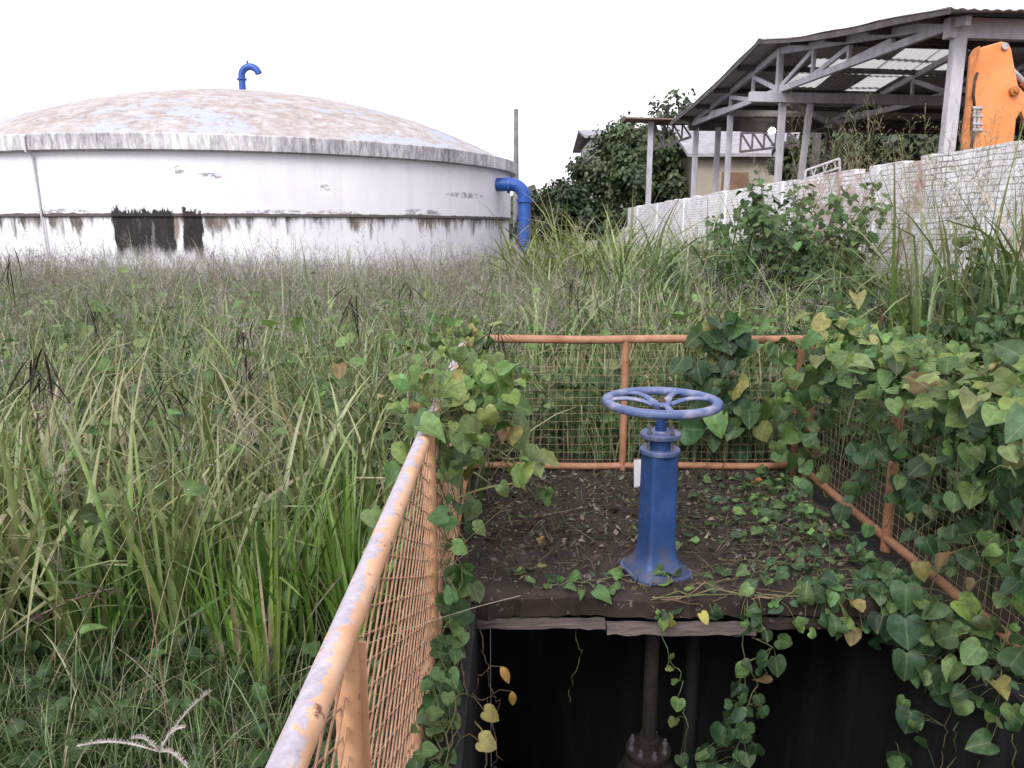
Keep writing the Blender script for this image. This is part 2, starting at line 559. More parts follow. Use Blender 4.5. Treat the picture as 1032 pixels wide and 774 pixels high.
m_, nt_, out_ = new_mat('lamp_glow')
e_ = N_(nt_, 'ShaderNodeEmission'); e_.inputs[0].default_value = (1, .96, .88, 1); e_.inputs[1].default_value = 14
L_(nt_, e_.outputs[0], out_.inputs[0])
M['lamp'] = m_

# ------------------------------------------------------------------ ground with the hole for the chamber
PX0, PX1, PY0, PY1 = -0.25, 1.74, -0.9, 4.92     # outer rim of the chamber


def gz(x, y):
    x = np.asarray(x, float); y = np.asarray(y, float)
    far = np.clip((np.hypot(x - .8, y - 2.5) - 5) / 10, 0, 1)
    return -0.04 + far * (0.10 * np.sin(x * .31 + 1) * np.cos(y * .27) + .06 * np.sin(y * .7 + x * .2))


def _axis(lo, hi, cuts, near):
    a = set(cuts)
    a |= set(np.round(np.arange(near[0], near[1], .5), 3))
    x = near[1]; st = .6
    while x < hi: a.add(round(x, 3)); x += st; st *= 1.3
    x = near[0]; st = .6
    while x > lo: a.add(round(x, 3)); x -= st; st *= 1.3
    a.add(lo); a.add(hi)
    return np.array(sorted(a))


xs = _axis(-600, 600, (PX0, PX1), (-16, 8)); ys = _axis(-600, 900, (PY0, PY1), (-4, 32))
GX, GY = np.meshgrid(xs, ys, indexing='ij')
GZ = gz(GX, GY)
idx = np.arange(GX.size).reshape(GX.shape)
q = np.stack([idx[:-1, :-1], idx[1:, :-1], idx[1:, 1:], idx[:-1, 1:]], -1)
cx = (xs[:-1] + xs[1:]) / 2; cy = (ys[:-1] + ys[1:]) / 2
CX, CY = np.meshgrid(cx, cy, indexing='ij')
keep = ~((CX > PX0) & (CX < PX1) & (CY > PY0) & (CY < PY1))
g = VB(); g.add(np.stack([GX, GY, GZ], -1), (0, 0, 0, 1), q[keep])
tag(g.build('ground', M['soil']), kind='structure')

# ------------------------------------------------------------------ valve chamber: walls, floor, cover slab
ch = empty('valve_chamber', (.8, 2, 0), 'dark open concrete valve pit with a stained cover slab over its far half', 'valve pit')
SL_Y0 = 3.06
wb = MB()
WX0, WX1 = PX0 + .10, PX1 - .02
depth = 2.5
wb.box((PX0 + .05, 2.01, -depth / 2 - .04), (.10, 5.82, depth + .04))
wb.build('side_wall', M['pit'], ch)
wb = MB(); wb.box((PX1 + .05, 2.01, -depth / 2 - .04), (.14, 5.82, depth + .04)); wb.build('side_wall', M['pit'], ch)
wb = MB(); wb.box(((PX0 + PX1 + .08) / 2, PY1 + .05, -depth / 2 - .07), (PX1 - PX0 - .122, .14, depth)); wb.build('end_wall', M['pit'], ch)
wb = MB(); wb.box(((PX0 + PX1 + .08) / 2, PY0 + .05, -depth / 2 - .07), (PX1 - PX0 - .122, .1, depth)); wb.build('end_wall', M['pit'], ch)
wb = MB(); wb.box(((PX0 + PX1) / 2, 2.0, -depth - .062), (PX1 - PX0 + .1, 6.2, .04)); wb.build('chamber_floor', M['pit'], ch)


def rough_slab(x0, x1, y0, y1, z1, th, edge_front):
    """concrete slab with an uneven top and a chipped front edge"""
    nx, ny = 70, 60
    X = np.linspace(x0, x1, nx); Y = np.linspace(y0, y1, ny)
    A, B = np.meshgrid(X, Y, indexing='ij')
    Z = z1 + .004 * np.sin(A * 9 + B * 4) + .004 * np.sin(B * 13 - A * 3) + rng.normal(0, .0012, A.shape)
    B2 = B.copy()
    if edge_front:
        chip = .012 * np.sin(X * 7) + rng.normal(0, .006, nx) + .03 * np.clip(np.sin(X * 17 + 2) * np.sin(X * 5.3), .45, 1) - .0135
        B2[:, 0] += chip; Z[:, 0] -= .012
        B2[:, 1] = B2[:, 0] + .02
    v = np.stack([A, B2, Z], -1)
    vb = VB()
    i = np.arange(nx * ny).reshape(nx, ny)
    vb.add(v, (0, 0, 0, 1), np.stack([i[:-1, :-1], i[1:, :-1], i[1:, 1:], i[:-1, 1:]], -1))
    for row in (v[:, 0], v[::-1, -1], v[0, ::-1], v[-1, :]):
        low = row.copy(); low[:, 2] = z1 - th
        n = len(row); vv = np.concatenate([row, low])
        j = np.arange(n - 1)
        vb.add(vv, (0, 0, 0, 1), np.stack([j + n, j + n + 1, j + 1, j], -1))
    bot = np.array([[x0, y0 + .02, z1 - th], [x1, y0 + .02, z1 - th], [x1, y1, z1 - th], [x0, y1, z1 - th]])
    vb.add(bot, (0, 0, 0, 1), [[3, 2, 1, 0]])
    return vb


o = rough_slab(PX0 + .003, PX1 - .003, SL_Y0, PY1 + .11, 0.0, .088, True).build('cover_slab', M['slab'], ch)
o.data.set_sharp_from_angle(angle=R(40))
o = rough_slab(PX0 + .003, PX1 - .003, PY0 - .03, 1.35, 0.0, .10, False).build('cover_slab', M['slab'], ch)
o.data.set_sharp_from_angle(angle=R(40))
pl = MB()
def plank(x0, x1, y, z, h, sl):
    n = 16; poly = []
    for i in range(n + 1):
        x = x0 + (x1 - x0) * i / n
        poly.append((x, y + random.uniform(-.004, .004), z + sl * (x - x0) + random.uniform(-.003, .003)))
    for i in range(n, -1, -1):
        x = x0 + (x1 - x0) * i / n
        poly.append((x, y, z - h + sl * (x - x0) + random.uniform(-.007, .004)))
    return MB().prism(poly, (0, .05, 0))
plank(-.20, .40, 3.035, -.098, .026, -.012).build('edge_plank', M['plank'], ch, smooth=0)
plank(.405, 1.04, 3.02, -.112, .036, -.004).build('edge_plank', M['plank'], ch, smooth=0)
plank(1.06, 1.70, 3.04, -.104, .03, -.006).build('edge_plank', M['slab'], ch, smooth=0)

# ------------------------------------------------------------------ railings
RX0, RX1, RYB, RZ = -0.29, 1.85, 4.78, 0.87


def wire_grid(p0, ax, az, L, H, sp, r, diag=False):
    """p0 lower corner, ax unit vector along, up z: woven wire panel"""
    vb = VB(); p0 = np.array(p0, float); ax = np.array(ax, float); up = np.array([0, 0, 1.]); nn = np.cross(ax, up)
    paths = []
    if not diag:
        for x in np.arange(sp / 2, L, sp):
            K = 14; z = np.linspace(0, H, K)
            w = .004 * np.sin(z * 7 + x * 5)
            paths.append(p0 + ax * (x + w)[:, None] + up * z[:, None] + nn * (.0012 + .006 * np.sin(x * 3))); 
        for z in np.arange(sp / 2, H, sp):
            K = 14; x = np.linspace(0, L, K)
            w = .004 * np.sin(x * 6 + z * 9)
            paths.append(p0 + ax * x[:, None] + up * (z + w)[:, None] + nn * (-.0012 + .006 * np.sin(x * 3))[:, None])
    else:
        t = math.tan(R(25))
        for sgn in (1, -1):
            lo = -H / t if sgn > 0 else 0
            hi = L if sgn > 0 else L + H / t
            for x in np.arange(lo, hi, sp):
                x_end = x + sgn * H / t
                za, zb = 0., H
                if sgn > 0:
                    if x < 0: za = -x * t
                    if x_end > L: zb = (L - x) * t
                else:
                    if x > L: za = (x - L) * t
                    if x_end < 0: zb = x * t
                if zb - za < .03: continue
                z = np.linspace(za, zb, 14)
                xx = x + sgn * z / t
                paths.append(p0 + ax * xx[:, None] + up * z[:, None] + nn * (sgn * .0022 + .001 * np.sin(z * 80))[:, None])
    P = np.array(paths)
    tubes(vb, P, r, np.ones((len(P), 4)), 4)
    return vb


def railing(name, label, a, b, posts, matr, matp, wires, diag, sp, r, ext=(0, 0), sag=0.0):
    a, b = Vector(a), Vector(b); d = (b - a); L = d.length; d = d / L
    root = empty(name, (a + b) / 2, label, 'railing')
    K = 24
    def line(z, e0, e1, rr, wob):
        return [a + d * (-e0 + (L + e0 + e1) * i / K) + Vector((0, 0, z + wob * math.sin(i * .55) - sag * math.sin(math.pi * i / K))) for i in range(K + 1)]
    MB().tube(line(RZ, ext[0], ext[1], .0255, .003), .0255, 20).build('top_rail', matr, root, 60)
    MB().tube(line(.05, ext[0], ext[1], .022, .004), .022, 14).build('bottom_rail', matp, root, 60)
    for s in posts:
        p = a + d * s
        m = MB().tube([p + Vector((0, 0, -.18)), p + Vector((0, 0, RZ - .012))], .023, 14)
        m.build('post', matp, root, 60)
    ps = [0] + list(posts) + [L]
    ps = sorted(set(round(x, 3) for x in ps))
    for s0, s1 in zip(ps[:-1], ps[1:]):
        if s1 - s0 < .2: continue
        q0 = a + d * (s0 + .028) + Vector((0, 0, .07))
        wire_grid(q0, d, None, s1 - s0 - .056, RZ - .10, sp, r, diag).build('wire_panel', wires, root)
    return root


railing('railing', 'salmon orange tube railing at left with grey paint peeling along its top rail', (RX0, -.55, 0), (RX0, RYB - .05, 0),
        [.03, 1.78, 3.15, 4.3, 5.22], M['orange_worn'], M['orange_pale'], M['wire_orange'], True, .125, .0027)
railing('railing', 'rust orange tube railing across the back of the slab behind the blue handwheel', (RX0, RYB, 0), (RX1, RYB, 0),
        [.02, 1.0, 2.10], M['orange'], M['orange'], M['wire'], False, .05, .0010)
railing('railing', 'orange tube railing on the right, mostly buried in heart leaved vines', (RX1, -.55, 0), (RX1, RYB - .05, 0),
        [.03, 1.8, 3.0, 4.15, 5.22], M['orange'], M['orange'], M['wire'], False, .05, .0010)
# second upright beside the nearest left post (a welded flat bar), part of the left railing
left_rail = [o for o in bpy.data.objects if o.name == 'railing'][0]
MB().box((RX0 + .012, 1.275, .44), (.03, .008, .76)).build('flat_bar', M['orange_pale'], left_rail, 0, .002)

# ------------------------------------------------------------------ gate valve with pedestal and handwheel
VX, VY = (662 - 516) / 780 * 3.52, 3.32
dp = at_Y(697, 690, 3.62)
MB().tube([(dp.x, 3.62, -.10), (dp.x, 3.62, -1.6)], .035, 14).build('drain_pipe', M['pit'], ch, 40)
gv = empty('gate_valve', (VX, VY, 0), 'blue cast iron valve pedestal with a large spoked handwheel standing on the slab', 'valve')
WZ = 0.80
WR = .262
# column: a tapered square casting with rounded corners flaring to the base
def rsq(h, k=.28, n=6):
    pts = []
    for cxs, cys, a0 in ((1, 1, 0), (-1, 1, 90), (-1, -1, 180), (1, -1, 270)):
        r = h * k
        for i in range(n + 1):
            a = R(a0 + 90 * i / n)
            pts.append((cxs * (h - r) + r * math.cos(a), cys * (h - r) + r * math.sin(a)))
    return pts
def loft(sections, c, rz=0):
    m = MB(); n = None; vs = []
    for h, z, k in sections:
        P = rsq(h, k); n = len(P)
        for x, y in P:
            vs.append((c[0] + x * math.cos(rz) - y * math.sin(rz), c[1] + x * math.sin(rz) + y * math.cos(rz), z))
    fs = []
    for i in range(len(sections) - 1):
        for k in range(n):
            k2 = (k + 1) % n
            fs.append((i * n + k, i * n + k2, (i + 1) * n + k2, (i + 1) * n + k))
    fs.append(tuple(range(n))[::-1]); fs.append(tuple((len(sections) - 1) * n + k for k in range(n)))
    return m.add(vs, fs)
RZP = R(17)
loft([(.14, .006, .5), (.14, .022, .5)], (VX, VY), RZP).build('base_flange', M['blue_dusty'], gv, 40, .003)
loft([(.128, .022, .48), (.122, .030, .45), (.104, .046, .40), (.088, .066, .34), (.077, .090, .30), (.070, .125, .28), (.0672, .16, .26), (.0645, .50, .24), (.066, .555, .3), (.066, .565, .3)],
     (VX, VY), RZP).build('pedestal_column', M['blue_dirty'], gv, 50)
MB().lathe([(.066, .566), (.086, .568), (.089, .572), (.089, .588), (.085, .592), (.05, .592)], (VX, VY, 0), 36).build('lower_flange', M['blue_faded'], gv, 40)
MB().lathe([(.058, .592), (.058, .640)], (VX, VY, 0), 28).build('gland_neck', M['blue'], gv, 40)
uf = MB().lathe([(.055, .640), (.086, .641), (.089, .645), (.089, .660), (.085, .664), (.035, .667), (.03, .672)], (VX, VY, 0), 36).build('upper_flange', M['blue_faded'], gv, 40)
for k in range(4):
    a = R(35 + 90 * k); bx, by = VX + .069 * math.cos(a), VY + .069 * math.sin(a)
    b = MB().lathe([(.011, 0), (.011, .010), (.009, .012)], (bx, by, .6655), 6)
    b.tube([(bx, by, .585), (bx, by, .6845)], .0055, 8)
    b.build('flange_bolt', M['bolt'], uf, 40)
MB().tube([(VX, VY, .66), (VX, VY, .71)], .026, 18).tube([(VX, VY, .71), (VX, VY, .785)], .0195, 18).build('valve_stem', M['blue'], gv, 40)
hw = empty('handwheel', (0, 0, 0)); hw.parent = gv
# rim: rounded rectangle section swept round
rim = []
for k in range(16):
    a = 2 * math.pi * k / 16
    rim.append((WR - .022 + .022 * math.copysign(abs(math.cos(a)) ** .75, math.cos(a)), WZ + .018 * math.copysign(abs(math.sin(a)) ** .75, math.sin(a))))
nr_ = 96; vs = []; fs = []
for i in range(nr_):
    a = 2 * math.pi * i / nr_
    wob = 1 + .0022 * math.sin(a * 5)
    for k, (r_, z_) in enumerate(rim):
        # finger grips scalloped into the outer edge
        g_ = 1 + (.006 * math.sin(a * 32) if r_ > WR - .012 else 0)
        vs.append((VX + r_ * g_ * wob * math.cos(a), VY + r_ * g_ * wob * math.sin(a), z_))
for i in range(nr_):
    j = (i + 1) % nr_
    for k in range(16):
        k2 = (k + 1) % 16
        fs.append((i * 16 + k, j * 16 + k, j * 16 + k2, i * 16 + k2))
rm = MB().add(vs, fs)
rm.build('rim', M['blue_faded'], hw, 60)
MB().lathe([(.024, WZ - .03), (.040, WZ - .026), (.044, WZ - .02), (.044, WZ - .004), (.038, WZ + .001), (.02, WZ + .001)], (VX, VY, 0), 28).build('hub', M['blue_faded'], hw, 40)
MB().lathe([(.017, WZ + .001), (.017, WZ + .011), (.013, WZ + .014)], (VX, VY, 0), 6).tube([(VX, VY, WZ), (VX, VY, WZ + .022)], .008, 10).build('hub_nut', M['rust'], hw, 40)
for ang in (22, 62, 118, 158, 202, 248, 292, 338):
    pass
for ang in (15, 60, 120, 165, 270):
    a = R(ang); pts = []; rr = []
    for i in range(13):
        t = i / 12
        r_ = .034 + (WR - .03 - .034) * t
        swell = .016 * math.sin(math.pi * t) + (-.012 * (1 - t))
        sw = .0
        pts.append((VX + r_ * math.cos(a + sw), VY + r_ * math.sin(a + sw), WZ - .004 + swell))
        rr.append(  .021 - .006 * math.sin(math.pi * min(1, t * .9)))
    # flattened spoke
    m = MB(); sdx, sdy = -math.sin(a), math.cos(a); n = 10; vs = []; fs = []
    for (p, r_) in zip(pts, rr):
        for k in range(n):
            th = 2 * math.pi * k / n
            vs.append((p[0] + sdx * r_ * math.cos(th), p[1] + sdy * r_ * math.cos(th), p[2] + .0095 * math.sin(th)))
    for i in range(12):
        for k in range(n):
            k2 = (k + 1) % n
            fs.append((i * n + k, i * n + k2, (i + 1) * n + k2, (i + 1) * n + k))
    m.add(vs, fs).build('spoke', M['blue_faded'], hw, 60)
# lower part in the pit
MB().tube([(VX, VY, -.10), (VX, VY, -.86)], .034, 18).build('extension_spindle', M['rust_dark'], gv, 40)
bf = MB().lathe([(.05, -.95), (.105, -.948), (.108, -.944), (.108, -.915), (.1, -.912), (.052, -.91), (.048, -.86), (.04, -.855)], (VX, VY, 0), 28).build('bonnet_flange', M['rust_dark'], gv, 40)
for k in range(8):
    a = R(45 * k + 10); bx, by = VX + .085 * math.cos(a), VY + .085 * math.sin(a)
    MB().lathe([(.014, 0), (.014, .016), (.01, .018)], (bx, by, -.9125), 6).tube([(bx, by, -.96), (bx, by, -.878)], .008, 8).build('bonnet_bolt', M['bolt'], bf, 40)
MB().lathe([(.10, -.951), (.15, -1.05), (.19, -1.2), (.19, -1.45), (.13, -1.6)], (VX, VY, 0), 28).build('valve_body', M['rust_dark'], gv, 40)
MB().tube([(PX0 + .1, VY, -1.35), (PX1 - .02, VY, -1.35)], .15, 24, cap=False).build('water_main', M['rust_dark'], gv, 50)

# white plate behind the pedestal
wp = at_Y(643, 490, 4.02)
pl_ = MB().box((0, 0, .088), (.05, .008, .18), Matrix.Rotation(R(-7), 3, 'X')).tube([(0, .01, 0), (0, .012, .12)], .005, 8)
o = pl_.build('marker_plate', M['white_plastic'], None, 40, .001)
p_at = at_z(640, 492, .005)
o.location = (p_at.x + .015, p_at.y, 0.004); o.rotation_euler = (0, 0, R(8))
tag(o, 'small white plastic plate standing upright on the slab just behind the blue pedestal', 'plate')

# ------------------------------------------------------------------ water tank
TYC = 25.5; TXC = -0.328 * TYC; TR = 8.3
z_ledge = 1.80; z_wall = 3.19; z_ring = 3.52; z_apex = 5.56


def tank_theta(u, v=200):
    """angle round the tank axis (0 = towards the camera side, -Y) where the sight line of column u meets the wall"""
    d = ray(u, v); dx, dy = d.x, d.y
    a = dx * dx + dy * dy; b = -2 * (dx * TXC + dy * TYC); c = TXC ** 2 + TYC ** 2 - TR ** 2
    disc = b * b - 4 * a * c
    if disc < 0: return None
    t = (-b - math.sqrt(disc)) / (2 * a)
    return math.atan2(dx * t - TXC, -(dy * t - TYC))


tk = empty('water_tank', (TXC, TYC, 0), 'large round white water tank with a shallow dome roof and a stained concrete rim', 'water tank')


def tank_coords(nt):
    g = N_(nt, 'ShaderNodeNewGeometry')
    s = N_(nt, 'ShaderNodeSeparateXYZ'); L_(nt, g.outputs['Position'], s.inputs[0])
    x = math_(nt, 'SUBTRACT', s.outputs[0], TXC); y = math_(nt, 'SUBTRACT', TYC, s.outputs[1])
    th = math_(nt, 'ARCTAN2', x, y)
    cb = N_(nt, 'ShaderNodeCombineXYZ'); L_(nt, math_(nt, 'MULTIPLY', th, TR), cb.inputs[0]); L_(nt, s.outputs[2], cb.inputs[2])
    return th, s.outputs[2], cb.outputs[0], g.outputs['Position']


def sstep(nt, x, lo, hi):
    m = N_(nt, 'ShaderNodeMapRange', interpolation_type='SMOOTHSTEP')
    L_(nt, x, m.inputs[0]); m.inputs[1].default_value = lo; m.inputs[2].default_value = hi
    return m.outputs[0]


def black_patches(nt, th, vec):
    tot = None
    for u0, u1 in ((110, 151), (150.5, 173), (182, 202)):
        a, b = tank_theta(u0), tank_theta(u1)
        wob = math_(nt, 'MULTIPLY', math_(nt, 'SUBTRACT', noise(nt, vec, 3.5, 8, .78, sc=(2, 1, .4)), .5), .06)
        t2 = math_(nt, 'ADD', th, wob)
        w = math_(nt, 'MULTIPLY', sstep(nt, t2, a - .003, a + .003), sstep(nt, t2, b + .003, b - .003))
        tot = w if tot is None else math_(nt, 'MAXIMUM', tot, w)
    return tot


def tank_wall_mat(name, lower):
    m, nt, out = new_mat(name)
    th, z, vec, pos = tank_coords(nt)
    col = ramp(nt, noise(nt, vec, .7, 6, .6), [(.3, (.64, .625, .68)), (.7, (.74, .73, .775))])
    soft = ramp(nt, noise(nt, vec, 1.2, 5, .6, sc=(2.4, 1, .25)), [(.48, 0.), (.75, .28)])
    col = mix(nt, soft, col, (.46, .44, .46))
    if not lower:
        spots = ramp(nt, noise(nt, vec, 5, 9, .75, .3, sc=(1, 1, 1.8)), [(.47, 0.), (.53, .85)])
        zone = None
        for su, sz, rx, rz_ in ((181, 2.78, .17, .09), (213, 2.66, .28, .07), (328, 2.45, .13, .08), (470, 2.40, .9, .08), (60, 1.90, .7, .07), (280, 1.89, .8, .06), (340, 1.90, .5, .07), (425, 1.92, .7, .10)):
            dx = math_(nt, 'DIVIDE', math_(nt, 'MULTIPLY', math_(nt, 'SUBTRACT', th, tank_theta(su)), TR), rx)
            dz = math_(nt, 'DIVIDE', math_(nt, 'SUBTRACT', z, sz), rz_)
            r2 = math_(nt, 'ADD', math_(nt, 'MULTIPLY', dx, dx), math_(nt, 'MULTIPLY', dz, dz))
            k_ = sstep(nt, r2, 1.3, .4)
            zone = k_ if zone is None else math_(nt, 'MAXIMUM', zone, k_)
        col = mix(nt, math_(nt, 'MULTIPLY', spots, zone), col, (.20, .18, .19))
        rag = sstep(nt, math_(nt, 'SUBTRACT', z, math_(nt, 'MULTIPLY', noise(nt, vec, 4, 6, .75), .11)), z_ledge + .015, z_ledge + .005)
        col = mix(nt, rag, col, (.10, .085, .085))
        blot = black_patches(nt, th, vec)
        hi = sstep(nt, math_(nt, 'SUBTRACT', z, math_(nt, 'MULTIPLY', math_(nt, 'SUBTRACT', noise(nt, vec, 3.5, 7, .8, sc=(2, 1, .6)), .42), 1.1)), z_ledge + .06, z_ledge + .03)
        col = mix(nt, math_(nt, 'MULTIPLY', blot, hi, True), col, (.03, .026, .027))
    if lower:
        n1 = noise(nt, vec, 3.0, 8, .7, .2, sc=(1.6, 1, .35))
        n2 = noise(nt, vec, 1.1, 4, .6, sc=(1.5, 1, .2))
        down = math_(nt, 'SUBTRACT', z_ledge, z)
        # grime hanging below the ledge
        k = sstep(nt, math_(nt, 'SUBTRACT', math_(nt, 'ADD', n1, math_(nt, 'MULTIPLY', n2, .6)), math_(nt, 'MULTIPLY', down, .45)), .63, .86)
        col = mix(nt, k, col, ramp(nt, n2, [(.35, (.035, .03, .03)), (.55, (.12, .10, .095)), (.7, (.24, .18, .145))]))
        # plaster fallen off in big black patches
        tot = black_patches(nt, th, vec)
        nn = math_(nt, 'ADD', 1.05, math_(nt, 'MULTIPLY', math_(nt, 'SUBTRACT', noise(nt, vec, 5, 6, .7, sc=(1.5, 1, .4)), .5), 1.0), True)
        black = ramp(nt, noise(nt, vec, 3, 6, .7, sc=(2, 1, .5)), [(.3, (.010, .009, .010)), (.6, (.03, .026, .027)), (.66, (.11, .09, .085))])
        col = mix(nt, math_(nt, 'MULTIPLY', math_(nt, 'MULTIPLY', tot, nn, True), sstep(nt, math_(nt, 'ADD', z, math_(nt, 'MULTIPLY', noise(nt, vec, 2.2, 7, .75, sc=(2, 1, .6)), .9)), 1.25, 1.6)), col, black)
    finish(nt, out, col, .9, noise(nt, vec, 9, 6, .65), .25, .02)
    return m


def ring_mat():
    m, nt, out = new_mat('stained_rim_concrete')
    th, z, vec, pos = tank_coords(nt)
    n1 = noise(nt, vec, 3.2, 9, .78, .2, sc=(2.2, 1, .5))
    n2 = noise(nt, vec, .35, 3, .5)
    f = math_(nt, 'ADD', n1, math_(nt, 'MULTIPLY', math_(nt, 'SUBTRACT', n2, .5), .6))
    col = ramp(nt, f, [(.32, (.13, .12, .13)), (.43, (.30, .29, .31)), (.52, (.46, .44, .47)), (.60, (.62, .60, .63)), (.66, (.76, .74, .77))])
    finish(nt, out, col, .9, n1, .3, .02)
    return m


def dome_mat():
    m, nt, out = new_mat('weathered_dome_paint')
    th, z, vec, pos = tank_coords(nt)
    n1 = noise(nt, pos, 2.6, 10, .8, .3)
    n2 = noise(nt, pos, .45, 4, .55)
    col = ramp(nt, n1, [(.36, (.24, .195, .18)), (.45, (.31, .265, .25)), (.52, (.355, .325, .32)), (.58, (.42, .40, .405)), (.66, (.50, .485, .50))])
    blue = sstep(nt, math_(nt, 'ADD', n2, math_(nt, 'MULTIPLY', math_(nt, 'SUBTRACT', n1, .5), .4)), .53, .56)
    low = sstep(nt, z, z_ring + 1.5, z_ring + .9)
    col = mix(nt, math_(nt, 'MULTIPLY', blue, low), col, (.35, .375, .45))
    crack = ramp(nt, noise(nt, pos, 4, 9, .75, 1.2, sc=(.5, 1, 1)), [(.57, 0.), (.62, .75)])
    col = mix(nt, crack, col, (.22, .18, .17))
    pale = sstep(nt, z, z_ring + .45, z_ring + .0)
    col = mix(nt, math_(nt, 'MULTIPLY', pale, .2), col, (.42, .40, .41))
    finish(nt, out, col, .9, n1, .3, .03)
    return m


cc = (TXC, TYC, 0)
MB().lathe([(TR - .03, -.4), (TR - .03, z_ledge + .03)], cc, 180).build('lower_wall', tank_wall_mat('stained_lower_tank_wall', True), tk, 30)
MB().lathe([(TR - .028, z_ledge - .01), (TR + .02, z_ledge), (TR + .02, z_wall)], cc, 180).build('upper_wall', tank_wall_mat('white_tank_plaster', False), tk, 30)
MB().lathe([(TR + .021, z_wall - .02), (TR + .20, z_wall), (TR + .21, z_ring - .02), (TR + .19, z_ring), (TR - .05, z_ring + .004)], cc, 180).build('concrete_rim', ring_mat(), tk, 30)
hD = z_apex - z_ring; rs = (TR ** 2 + hD ** 2) / (2 * hD); prof = []
for i in range(31):
    r_ = (TR - .04) * (1 - i / 30)
    prof.append((max(r_, .0), z_ring + .002 + math.sqrt(rs ** 2 - r_ ** 2) - (rs - hD)))
MB().lathe(prof, cc, 180).build('dome_roof', dome_mat(), tk, 60)
# gooseneck vent on the crown
def arc(c, r, a0, a1, n, plane='xz'):
    out = []
    for i in range(n + 1):
        a = R(a0 + (a1 - a0) * i / n)
        out.append((c[0] + r * math.cos(a), c[1], c[2] + r * math.sin(a)))
    return out
vx, vy = TXC + .02, TYC - .2
za = z_apex - .03
vt = MB().tube([(vx, vy, za), (vx, vy, za + .62)] + arc((vx + .27, vy, za + .62), .27, 180, 14, 14), .105, 18)
vent = vt.build('vent_pipe', M['blue_pipe'], tk, 50)
vent['label'] = 'blue gooseneck vent pipe on top of the dome'
for f0, f1 in ((.12, .16), (.50, .55)):
    MB().tube([(vx, vy, za + f0), (vx, vy, za + f1)], .15, 18).build('flange', M['blue_pipe'], vent, 40)
MB().tube([(vx + .20, vy, za + .99), (vx + .20, vy, za + 1.06)], .03, 8).build('lifting_lug', M['blue_pipe'], vent, 40)
# overflow pipe with its elbow
thp = tank_theta(503, 185)
py_ = TYC - TR * math.cos(thp) - .25
pa = at_Y(500, 186, py_); pb = at_Y(518, 186, py_)
rpipe = .185
elb = arc((pb.x - .08, py_, pa.z - .38), .38, 90, 0, 10)
pts = [(pa.x - .6, py_, pa.z)] + elb + [(elb[-1][0], py_, elb[-1][2] - .8), (elb[-1][0], py_, -.2)]
op = MB().tube(pts, rpipe, 24).build('overflow_pipe', M['blue_pipe'], tk, 50)
op['label'] = 'thick blue overflow pipe bending down beside the tank wall'
MB().tube([(pb.x - .20, py_, pa.z), (pb.x - .12, py_, pa.z)], rpipe + .06, 24).build('pipe_flange', M['blue_pipe'], op, 40)
MB().tube([(elb[-1][0], py_, elb[-1][2] - .03), (elb[-1][0], py_, elb[-1][2] - .12)], rpipe + .05, 24).build('pipe_flange', M['blue_pipe'], op, 40)
# thin conduit down the wall, left
th0 = tank_theta(38, 180)
cxp, cyp = TXC + (TR + .235) * math.sin(th0), TYC - (TR + .235) * math.cos(th0)
MB().tube([(cxp, cyp, z_ring - .05), (cxp, cyp, z_wall - .04), (cxp + .04, cyp + .16, z_wall - .1), (cxp + .1, cyp + .19, .9)], .022, 8).build('conduit', M['white_plastic'], tk, 50)

# utility pole behind the tank
pp = at_Y(520, 200, 38)
pt = at_Y(520, 110, 38)
o = MB().tube([(pp.x, 38, -.2), (pp.x, 38, pt.z)], [.17, .10], 14).build('utility_pole', M['pole'], None, 50)
tag(o, 'bare grey concrete pole rising behind the right edge of the tank', 'pole')

# ------------------------------------------------------------------ boundary wall of painted brick
WXW, WZT, WY0, WY1 = 4.5, 2.31, -2.5, 30.8


